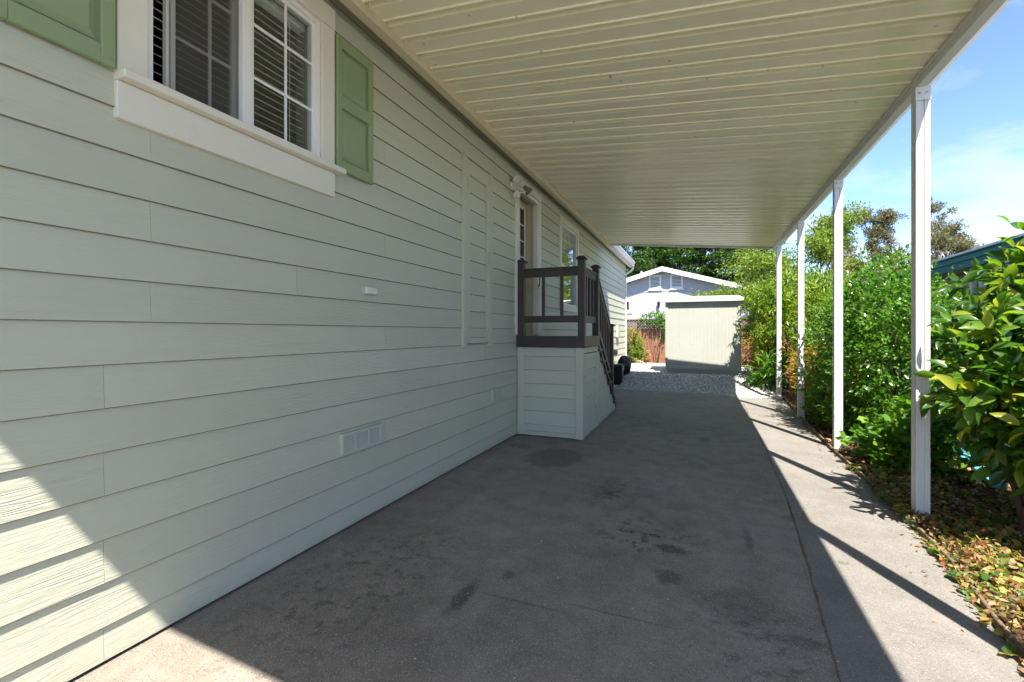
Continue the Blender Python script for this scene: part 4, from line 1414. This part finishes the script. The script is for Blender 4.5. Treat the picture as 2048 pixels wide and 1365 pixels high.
def shrub(name, base, label, cat, lobes, per, spread, size, wr, mat, kind='plain', group=None, up=.35, shell=.5, roll=.6, stem_r=.018, nst=9, barkm=None, zmin=.03, inner=True):
    t = thing(name, base, label, cat, group)
    P, D = clusters(lobes, per, spread, up, shell, zmin)
    L = size * np.exp(rng.normal(-.04, .28, len(P)))
    me = leaf_mesh('foliage', P, D, L, wr, kind, roll)
    smooth_shade(me)
    o = link('foliage', me, mat, t)
    o['kind'] = 'stuff'
    tips = []
    for (cx, cy, cz, rx, ry, rz, n) in lobes:
        for k in range(max(2, nst // len(lobes))):
            d = rdir(1)[0]
            tips.append((cx + d[0] * rx * .75, cy + d[1] * ry * .75, max(.1, cz + abs(d[2]) * rz * .75)))
    stems((base[0], base[1], -.02), tips, stem_r, barkm or BARK, t)
    return t


# --- big glossy shrub in front: every near leaf an object of its own
cit = thing('broad_leaved_shrub', (1.98, 4.10, 0), 'large-leaved glossy shrub in front of the nearest white post', 'shrub')
lobes = [(2.17, 4.20, 1.16, .48, .56, .44, 75), (2.36, 4.50, 1.60, .34, .42, .48, 56), (2.05, 4.12, 0.98, .40, .48, .40, 55),
         (2.18, 3.75, 1.00, .43, .43, .46, 55), (2.52, 4.00, 1.10, .45, .55, .60, 50), (2.22, 4.55, 1.15, .36, .4, .36, 30), (2.22, 3.95, 0.62, .34, .40, .30, 26)]
P, D = clusters([l[:6] + (int(l[6] * 1.7),) for l in lobes], 9, .22, .30, .45, .22)
D[:, 2] -= .10
Ln = .122 * (0.7 + .65 * rng.random(len(P)))
camp = np.array([0, 0, 1.4])
# what shows largest: in view and nearest to the viewer's side of the crown
cdir = (P - camp)
dist = np.linalg.norm(cdir, axis=1)
dep = -0.3819 * P[:, 0] + .9242 * P[:, 1]
uu = (.9242 * P[:, 0] + .3819 * P[:, 1]) / dep
vis = (uu < 1.12)
score = Ln / dist + np.where(vis, 0, -1) + rng.random(len(P)) * .004
order = np.argsort(-score)
near, rest = order[:300], order[300:]
tv, tf = leaf_template('fine')
tv = tv * np.array([.46, 1, 1])
lme = np_mesh('leaf', tv, tf)
smooth_shade(lme)
X_, Y_, Z_ = frames(D[near], rng.normal(0, .7, len(near)))
lme.materials.append(L_CITRUS)
for i, k in enumerate(near):
    o = bpy.data.objects.new('leaf', lme)
    COL.objects.link(o)
    m4 = Matrix([[X_[i][r_], Y_[i][r_], Z_[i][r_]] for r_ in range(3)]).to_4x4()
    o.rotation_euler = m4.to_euler()
    o.location = P[k]
    o.scale = (Ln[k],) * 3
    attach(o, cit)
me = leaf_mesh('foliage', P[rest], D[rest], Ln[rest], .46, 'fine', .7)
smooth_shade(me)
o = link('foliage', me, L_CITRUS, cit)
o['kind'] = 'stuff'
mb = MB()
random.seed(5)
for (tx, ty, tz) in ((2.1, 4.2, 1.3), (2.42, 4.35, 1.7), (1.92, 4.15, 1.1), (2.15, 3.75, 1.2), (2.5, 4.0, 1.3), (2.05, 4.5, 1.4), (2.3, 3.8, .9), (1.85, 4.35, .9)):
    b0 = Vector((2.02 + random.uniform(-.06, .06), 4.1 + random.uniform(-.06, .06), -.03))
    m1 = Vector((b0.x + (tx - b0.x) * .25, b0.y + (ty - b0.y) * .25, tz * .38))
    m2 = Vector((b0.x + (tx - b0.x) * .7, b0.y + (ty - b0.y) * .6, tz * .72))
    mb.tube([b0, m1, m2, (tx, ty, tz)], [.026, .020, .013, .006], 7)
mb.build('stem', BARK, cit, smooth=True)

# --- dense small-leaved hedge between the posts
shrub('dense_hedge', (2.35, 7.3, 0), 'tall dense small-leaved green hedge behind the second white post', 'hedge',
      [(2.32, 7.05, 1.05, .66, .62, 1.10, 1000), (2.30, 7.90, 1.05, .64, .62, 1.08, 700), (2.32, 6.60, .95, .52, .45, .95, 480), (2.2, 7.4, 1.65, .55, .7, .62, 420),
       (2.15, 8.5, .95, .52, .5, .95, 380)], 11, .15, .047, .62, L_HEDGE, up=.45, shell=.62, nst=24, stem_r=.015)
# yellowish tall shrubs with narrow leaves further down the bed
shrub('yellow_shrub', (1.65, 12.8, .15), 'tall yellow-green narrow-leaved shrub beside the garden shed', 'shrub',
      [(1.62, 12.8, 1.65, .48, .50, .85, 300), (1.75, 13.0, 2.05, .48, .5, .52, 170), (1.48, 12.7, 1.35, .36, .4, .62, 150), (2.1, 12.9, 1.5, .55, .5, 1.0, 200)], 9, .24, .12, .24, L_YEL, up=.7, shell=.45, nst=16, stem_r=.025)
shrub('yellow_shrub', (2.35, 11.0, 0), 'tall yellow-green narrow-leaved shrub behind the third white post', 'shrub',
      [(2.35, 11.0, 1.45, .52, .70, 1.15, 330), (2.25, 10.4, 1.2, .45, .5, .95, 200), (2.55, 11.6, 1.6, .5, .6, 1.1, 220), (2.45, 9.7, 1.15, .50, .55, .95, 220)], 9, .22, .105, .26, L_YEL, up=.6, shell=.45, nst=16, stem_r=.022)
shrub('orange_shrub', (1.38, 14.3, .25), 'low orange and yellow shrub at the right corner of the shed', 'shrub',
      [(1.38, 14.3, .72, .36, .38, .44, 190), (1.75, 14.4, .75, .36, .36, .44, 120)], 9, .16, .085, .34, L_ORANGE, up=.4, nst=8)
shrub('orange_shrub', (1.95, 10.2, 0), 'orange and yellow leaved shrub low between the third and fourth posts', 'shrub',
      [(1.95, 10.2, .62, .34, .40, .45, 130), (1.85, 9.3, .75, .30, .35, .40, 80)], 9, .15, .08, .34, L_ORANGE, up=.4, nst=7)
shrub('low_shrub', (1.78, 8.3, 0), 'low dark green shrub spilling to the edging left of the second post', 'shrub',
      [(1.82, 8.2, .38, .28, .55, .42, 190), (1.85, 7.4, .32, .26, .45, .36, 130), (1.78, 8.9, .50, .24, .4, .42, 120)], 9, .13, .055, .46, L_LOW, up=.4, nst=9)
shrub('low_shrub', (1.95, 5.75, 0), 'low bright green lobed-leaf plant right of the second post', 'plant',
      [(1.98, 5.75, .22, .34, .42, .28, 90), (2.2, 5.9, .42, .30, .35, .36, 80), (1.72, 6.12, .14, .18, .18, .16, 26)], 7, .13, .085, .95, L_LOW, 'lobe', up=.8, shell=.35, roll=.3, nst=9, stem_r=.008)
shrub('lower_fern_shrub', (1.5, 12.2, .1), 'small strap-leaved green plant at the gravel edge by the last post', 'plant',
      [(1.52, 12.2, .40, .24, .28, .30, 70)], 9, .24, .20, .16, L_LOW, up=.5, nst=5, stem_r=.008)
shrub('fence_shrub', (-2.25, 17.1, .25), 'light green shrub growing against the fence beside the house corner', 'shrub',
      [(-2.35, 17.1, .95, .34, .28, .50, 170), (-2.1, 17.2, .65, .24, .24, .35, 80)], 8, .16, .075, .5, L_PALE, up=.4, nst=7)
shrub('fence_vine', (-1.45, 17.35, .25), 'green vine trailing over the fence top beside the shed', 'vine',
      [(-1.48, 17.38, 1.88, .27, .17, .19, 75), (-1.16, 17.38, 1.85, .2, .17, .30, 60), (-1.88, 17.4, 1.82, .22, .14, .10, 24), (-1.25, 17.36, 1.4, .09, .09, .3, 14)], 7, .14, .075, .6, L_LOW, up=.1, nst=8, stem_r=.008)


# --- trees
def limbs(mb, p, d, length, r0, depth, tips, split=3, bend=.25, ratio=.68, spread=.75, upb=.25):
    p = Vector(p)
    d = Vector(d).normalized()
    pts, rad = [p.copy()], [r0]
    n = 4
    for i in range(n):
        d = (d + Vector((random.gauss(0, bend * .35), random.gauss(0, bend * .35), random.gauss(0, bend * .2) + upb * .06))).normalized()
        p = p + d * (length / n)
        pts.append(p.copy())
        rad.append(r0 * (1 - .45 * (i + 1) / n))
    mb.tube(pts, rad, 6)
    if depth == 0:
        tips.append((pts[-1], d))
        tips.append((pts[-2], d))
        return
    for k in range(split):
        a = 6.283 * (k + random.random() * .7) / split
        s_ = d.orthogonal().normalized()
        s_.rotate(Matrix.Rotation(a, 3, d))
        nd = d * 1.0 + s_ * spread * random.uniform(.6, 1.25) + Vector((0, 0, upb))
        limbs(mb, pts[random.choice((2, 3, 4)) if k else 4], nd, length * ratio * random.uniform(.75, 1.15), rad[-1] * .72, depth - 1, tips, split, bend, ratio, spread, upb)


def tree(name, base, label, group, h, mat, bark, depth=3, split=3, crown=1.0, n_leaf=40, size=.12, wr=.4, sub=5, lean=(0, 0), trunk=.4, spread=.75, upb=.25, flat=.8, r0=None, seed=1, ratio=.68, vdroop=0.0):
    random.seed(seed)
    t = thing(name, base, label, 'tree', group)
    mb, tips = MB(), []
    limbs(mb, base, (lean[0], lean[1], 1), h * trunk, r0 or h * .022, depth, tips, split, .3, ratio, spread, upb)
    mb.build('trunk', bark, t, smooth=True)
    Tp = np.array([tuple(a) for a, b in tips])
    ctr = Tp.mean(0)
    Ps, Ds = [], []
    for tp in Tp:
        for s_ in range(sub):
            c = tp + rng.normal(0, crown * .55, 3) * np.array([1, 1, flat])
            n = max(6, int(n_leaf * rng.uniform(.5, 1.4)))
            q = rng.normal(0, crown * .26, (n, 3)) * np.array([1, 1, flat * .8])
            Ps.append(c + q)
            o_ = q / (np.linalg.norm(q, axis=1, keepdims=True) + 1e-6) + rdir(n) * .9 + np.array([0, 0, .2 - vdroop])
            Ds.append(o_)
    P, D = np.concatenate(Ps), np.concatenate(Ds)
    L = size * (.6 + .8 * rng.random(len(P)))
    me = leaf_mesh('crown', P, D, L, wr, 'plain', 1.0)
    o = link('crown', me, mat, t)
    o['kind'] = 'stuff'
    return t


G = 'trees beyond the fence'
tree('pale_tree', (2.6, 23.2, 0), 'pale green airy tree standing behind the garden shed', G, 7.2, L_PALE, BARK, 3, 3, .62, 34, .13, .42, 5, (.0, 0), .34, .75, .25, seed=3)
tree('pale_tree', (3.45, 19.6, 0), 'tall pale green airy tree right of the shed beyond the white posts', G, 7.4, L_PALE, BARK, 3, 3, .48, 40, .115, .42, 5, (.02, 0), .38, .44, .45, seed=8)
tree('pale_tree', (4.5, 26.0, 0), 'pale green airy tree set back behind the tall pale tree', G, 6.0, L_PALE, BARK, 3, 3, .6, 34, .13, .42, 5, (0, 0), .32, .7, .3, seed=21)
tree('pale_tree', (0.9, 22.6, 0), 'low pale green tree hanging over the white house eave', G, 4.2, L_PALE, BARK, 3, 3, .40, 30, .11, .42, 5, (.1, 0), .36, .8, .2, seed=5)
GE = 'eucalyptus trees on the skyline'
tree('eucalyptus_tree', (16.0, 61, 0), 'leftmost tall eucalyptus with a full rounded top on the skyline', GE, 16.5, L_EUC, BARKE, 3, 4, .50, 46, .24, .35, 3, (.02, 0), .44, .46, .55, 1.0, .30, seed=12, ratio=.60)
tree('eucalyptus_tree', (19.6, 62, 0), 'thin eucalyptus with separate leaf tufts in the middle of the skyline', GE, 16.5, L_EUC, BARKE, 3, 3, .52, 60, .24, .35, 4, (-.03, 0), .46, .36, .6, 1.1, .26, seed=15, ratio=.6)
tree('eucalyptus_tree', (24.5, 60, 0), 'broad spreading eucalyptus above the teal eave', GE, 15.5, L_EUC, BARKE, 3, 4, .58, 48, .24, .35, 3, (.02, 0), .40, .62, .40, .9, .30, seed=17, ratio=.66)
GB = 'brownish trees below the eucalyptus'
tree('brown_green_tree', (17.0, 55, 0), 'brownish olive tree below the thin middle eucalyptus', GB, 9.5, L_EUCB, BARKE, 3, 3, .95, 46, .24, .4, 5, (0, 0), .36, .7, .3, seed=31)
tree('brown_green_tree', (20.5, 54, 0), 'olive green tree at the foot of the broad eucalyptus', GB, 10.0, L_EUCB, BARKE, 3, 3, .95, 46, .24, .4, 5, (0, 0), .36, .6, .35, seed=32)
tree('brown_green_tree', (18.0, 52, 0), 'brownish olive tree just left of the nearest white post', GB, 8.5, L_EUCB, BARKE, 3, 3, .9, 46, .24, .4, 5, (0, 0), .36, .7, .3, seed=33)
tree('brown_green_tree', (13.0, 50, 0), 'brownish olive tree below the leftmost eucalyptus', GB, 9.0, L_EUCB, BARKE, 3, 3, .95, 46, .24, .4, 5, (0, 0), .36, .7, .3, seed=34)


def conifer(base, h, r_, label, seed):
    """dark cypress: trunk with tiers of drooping boughs, needle sprays along every bough"""
    random.seed(seed)
    t = thing('dark_conifer', base, label, 'tree', 'dark conifers behind the white house')
    mb = MB()
    b = Vector(base)
    mb.tube([b, b + Vector((.1, 0, h * .5)), b + Vector((0, 0, h))], [h * .03, h * .02, .03], 9)
    Ps, Ds = [], []
    z = 3.0
    while z < h * .97:
        f = 1 - (z / h) ** 1.6
        for k in range(7):
            a = random.random() * 6.283
            ln = r_ * (.35 + .75 * f) * random.uniform(.55, 1.15)
            dv = Vector((math.cos(a), math.sin(a), random.uniform(-.05, .30)))
            p0 = b + Vector((0, 0, z + random.uniform(-.3, .3)))
            p1 = p0 + dv * ln * .55
            p2 = p0 + dv * ln + Vector((0, 0, -.12 * ln))
            mb.tube([p0, p1, p2], [.06, .04, .012], 5)
            n = int(85 * ln)
            tt = rng.random(n) ** .6
            c = np.array(p0)[None] + tt[:, None] * np.array(p2 - p0)[None]
            q = rng.normal(0, 1, (n, 3)) * np.array([.30, .30, .13]) * (.5 + .6 * tt)[:, None]
            Ps.append(c + q)
            Ds.append(np.tile(np.array(dv), (n, 1)) * .8 + rdir(n) * .8 + np.array([0, 0, .15]))
        z += .42
    mb.build('trunk', BARK, t, smooth=True)
    P, D = np.concatenate(Ps), np.concatenate(Ds)
    me = leaf_mesh('crown', P, D, .26 * (.6 + .8 * rng.random(len(P))), .28, 'plain', .6)
    o = link('crown', me, L_CONIF, t)
    o['kind'] = 'stuff'


conifer((-6.6, 39, 0), 13.0, 3.4, 'dark conifer with a bare trunk nearest the sage house corner', 41)
conifer((-3.4, 42, 0), 14.0, 3.8, 'dark conifer rising over the left slope of the white gable', 42)
conifer((0.2, 41, 0), 13.0, 3.8, 'dark conifer rising over the peak of the white gable', 43)
conifer((3.6, 40, 0), 12.0, 3.6, 'dark conifer rising over the right slope of the white gable', 44)

# ------------------------------------------------------------------ litter, ground cover, gravel
n = 5200
x = 1.33 + rng.random(n) * 1.25
y = 2.0 + rng.random(n) * 9.2
keep = np.where(y < 4.6, x > np.interp(y, [2, 2.7, 3.46, 4.47], [1.30, 1.31, 1.40, 1.46]), x > 1.48 + (y - 6.5).clip(0) * .03)
P = np.stack([x, y, .018 + rng.random(n) * .03], 1)[keep]
D = rdir(len(P)) * np.array([1, 1, .35])
me = leaf_mesh('leaf_litter', P, D, .045 * (.5 + rng.random(len(P))), .5, 'plain', .5)
tag(link('leaf_litter', me, L_LITTER), 'dry brown leaf litter covering the garden bed', 'leaf litter', kind='stuff')
n = 2600
y = 2.0 + rng.random(n) * 3.2
x = np.interp(y, [e[1] for e in EDGE], [e[0] for e in EDGE]) + .01 + np.abs(rng.normal(0, .4, n))
P = np.stack([x, y, .03 + .05 * rng.random(n)], 1)
me = leaf_mesh('leaf_litter', P, rdir(n) * np.array([1, 1, .5]), .036 * (.4 + rng.random(n)), .42, 'plain', .9)
tag(link('leaf_litter', me, L_LITTER), 'curled dry leaves caught on top of the near ground cover', 'leaf litter', kind='stuff')
# litter that has blown on to the asphalt edge
n = 240
y = 2.0 + rng.random(n) * 8
x = np.interp(y, [e[1] for e in EDGE], [e[0] for e in EDGE]) - rng.exponential(.055, n)
P = np.stack([x, y, np.full(n, .012)], 1)
me = leaf_mesh('stray_leaves', P, rdir(n) * np.array([1, 1, .15]), .030 * (.5 + rng.random(n)), .45, 'plain', .3)
tag(link('stray_leaves', me, L_LITTER), 'scattered dry leaf scraps along the asphalt edge', 'leaf litter', kind='stuff')
# creeping ground cover, thick near the camera
n = 9000
y = 2.05 + rng.random(n) ** 1.25 * 3.6
x = np.interp(y, [e[1] for e in EDGE], [e[0] for e in EDGE]) - .035 + np.abs(rng.normal(0, .45, n))
patch = np.sin(x * 7.3 + 1) * np.sin(y * 5.1) + rng.normal(0, .5, n)
ok = (patch > -.35) & (x < 2.6)
P = np.stack([x, y, .022 + .05 * rng.random(n) * np.clip((x - 1.28) * 4, .2, 1)], 1)[ok]
D = rdir(len(P)) * np.array([1, 1, .25]) + np.array([0, 0, .18])
me = leaf_mesh('ground_cover', P, D, .024 * np.exp(rng.normal(.15, .45, len(P))), .95, 'lobe', .6)
tag(link('ground_cover', me, L_COVER), 'creeping green, yellow and orange ground cover at the edging', 'ground cover', kind='stuff')
# pale flecks and grit on the driveway
n = 170
P = np.stack([-2.1 + 3.3 * rng.random(n), 1.4 + 8 * rng.random(n), np.full(n, .009)], 1)
me = leaf_mesh('pale_flecks', P, rdir(n) * np.array([1, 1, .1]), .012 * (.4 + rng.random(n)), .5, 'plain', .2)
tag(link('pale_flecks', me, paint('fleck', (.62, .58, .50), .7)), 'tiny pale flecks scattered over the asphalt', 'debris', kind='stuff')
# loose stones of the gravel
n = 15000
y = 10.75 + rng.random(n) ** 1.15 * 6.6
x = -2.55 + rng.random(n) * 4.6
lim = np.interp(x, [-2.5, -1.5, -.79, .3, .8, 1.58, 2.2], [11.95, 11.8, 11.62, 11.28, 10.98, 11.05, 11.2]) - rng.exponential(.05, n)
ok = (y > lim) & ~((x > -.87) & (x < .98) & (y > 13.35)) & (x < np.interp(y, [11, 12, 13, 17], [1.68, 1.5, 1.25, 1.2]))
P = np.stack([x, y, gz(y) + rng.random(n) * .012 + .004], 1)[ok]
m_ = len(P)
oct_ = np.array([(1, 0, 0), (0, 1, 0), (-1, 0, 0), (0, -1, 0), (0, 0, .7), (0, 0, -.7)])
of = np.array([(0, 1, 4), (1, 2, 4), (2, 3, 4), (3, 0, 4), (1, 0, 5), (2, 1, 5), (3, 2, 5), (0, 3, 5)])
Xf, Yf, Zf = frames(rdir(m_) * np.array([1, 1, .2]), rng.normal(0, .5, m_))
S = (.014 + .016 * rng.random(m_))[:, None, None]
tvv = oct_[None] * (.6 + .7 * rng.random((m_, 6, 3)))
V = P[:, None] + S * (tvv[:, :, 0:1] * Xf[:, None] + tvv[:, :, 1:2] * Yf[:, None] + tvv[:, :, 2:3] * Zf[:, None])
F = of[None] + (np.arange(m_) * 6)[:, None, None]
me = np_mesh('gravel', V.reshape(-1, 3), F.reshape(-1, 3))
tag(link('gravel', me, GRAVS), 'loose pale grey gravel between the driveway and the shed', 'gravel', kind='stuff')
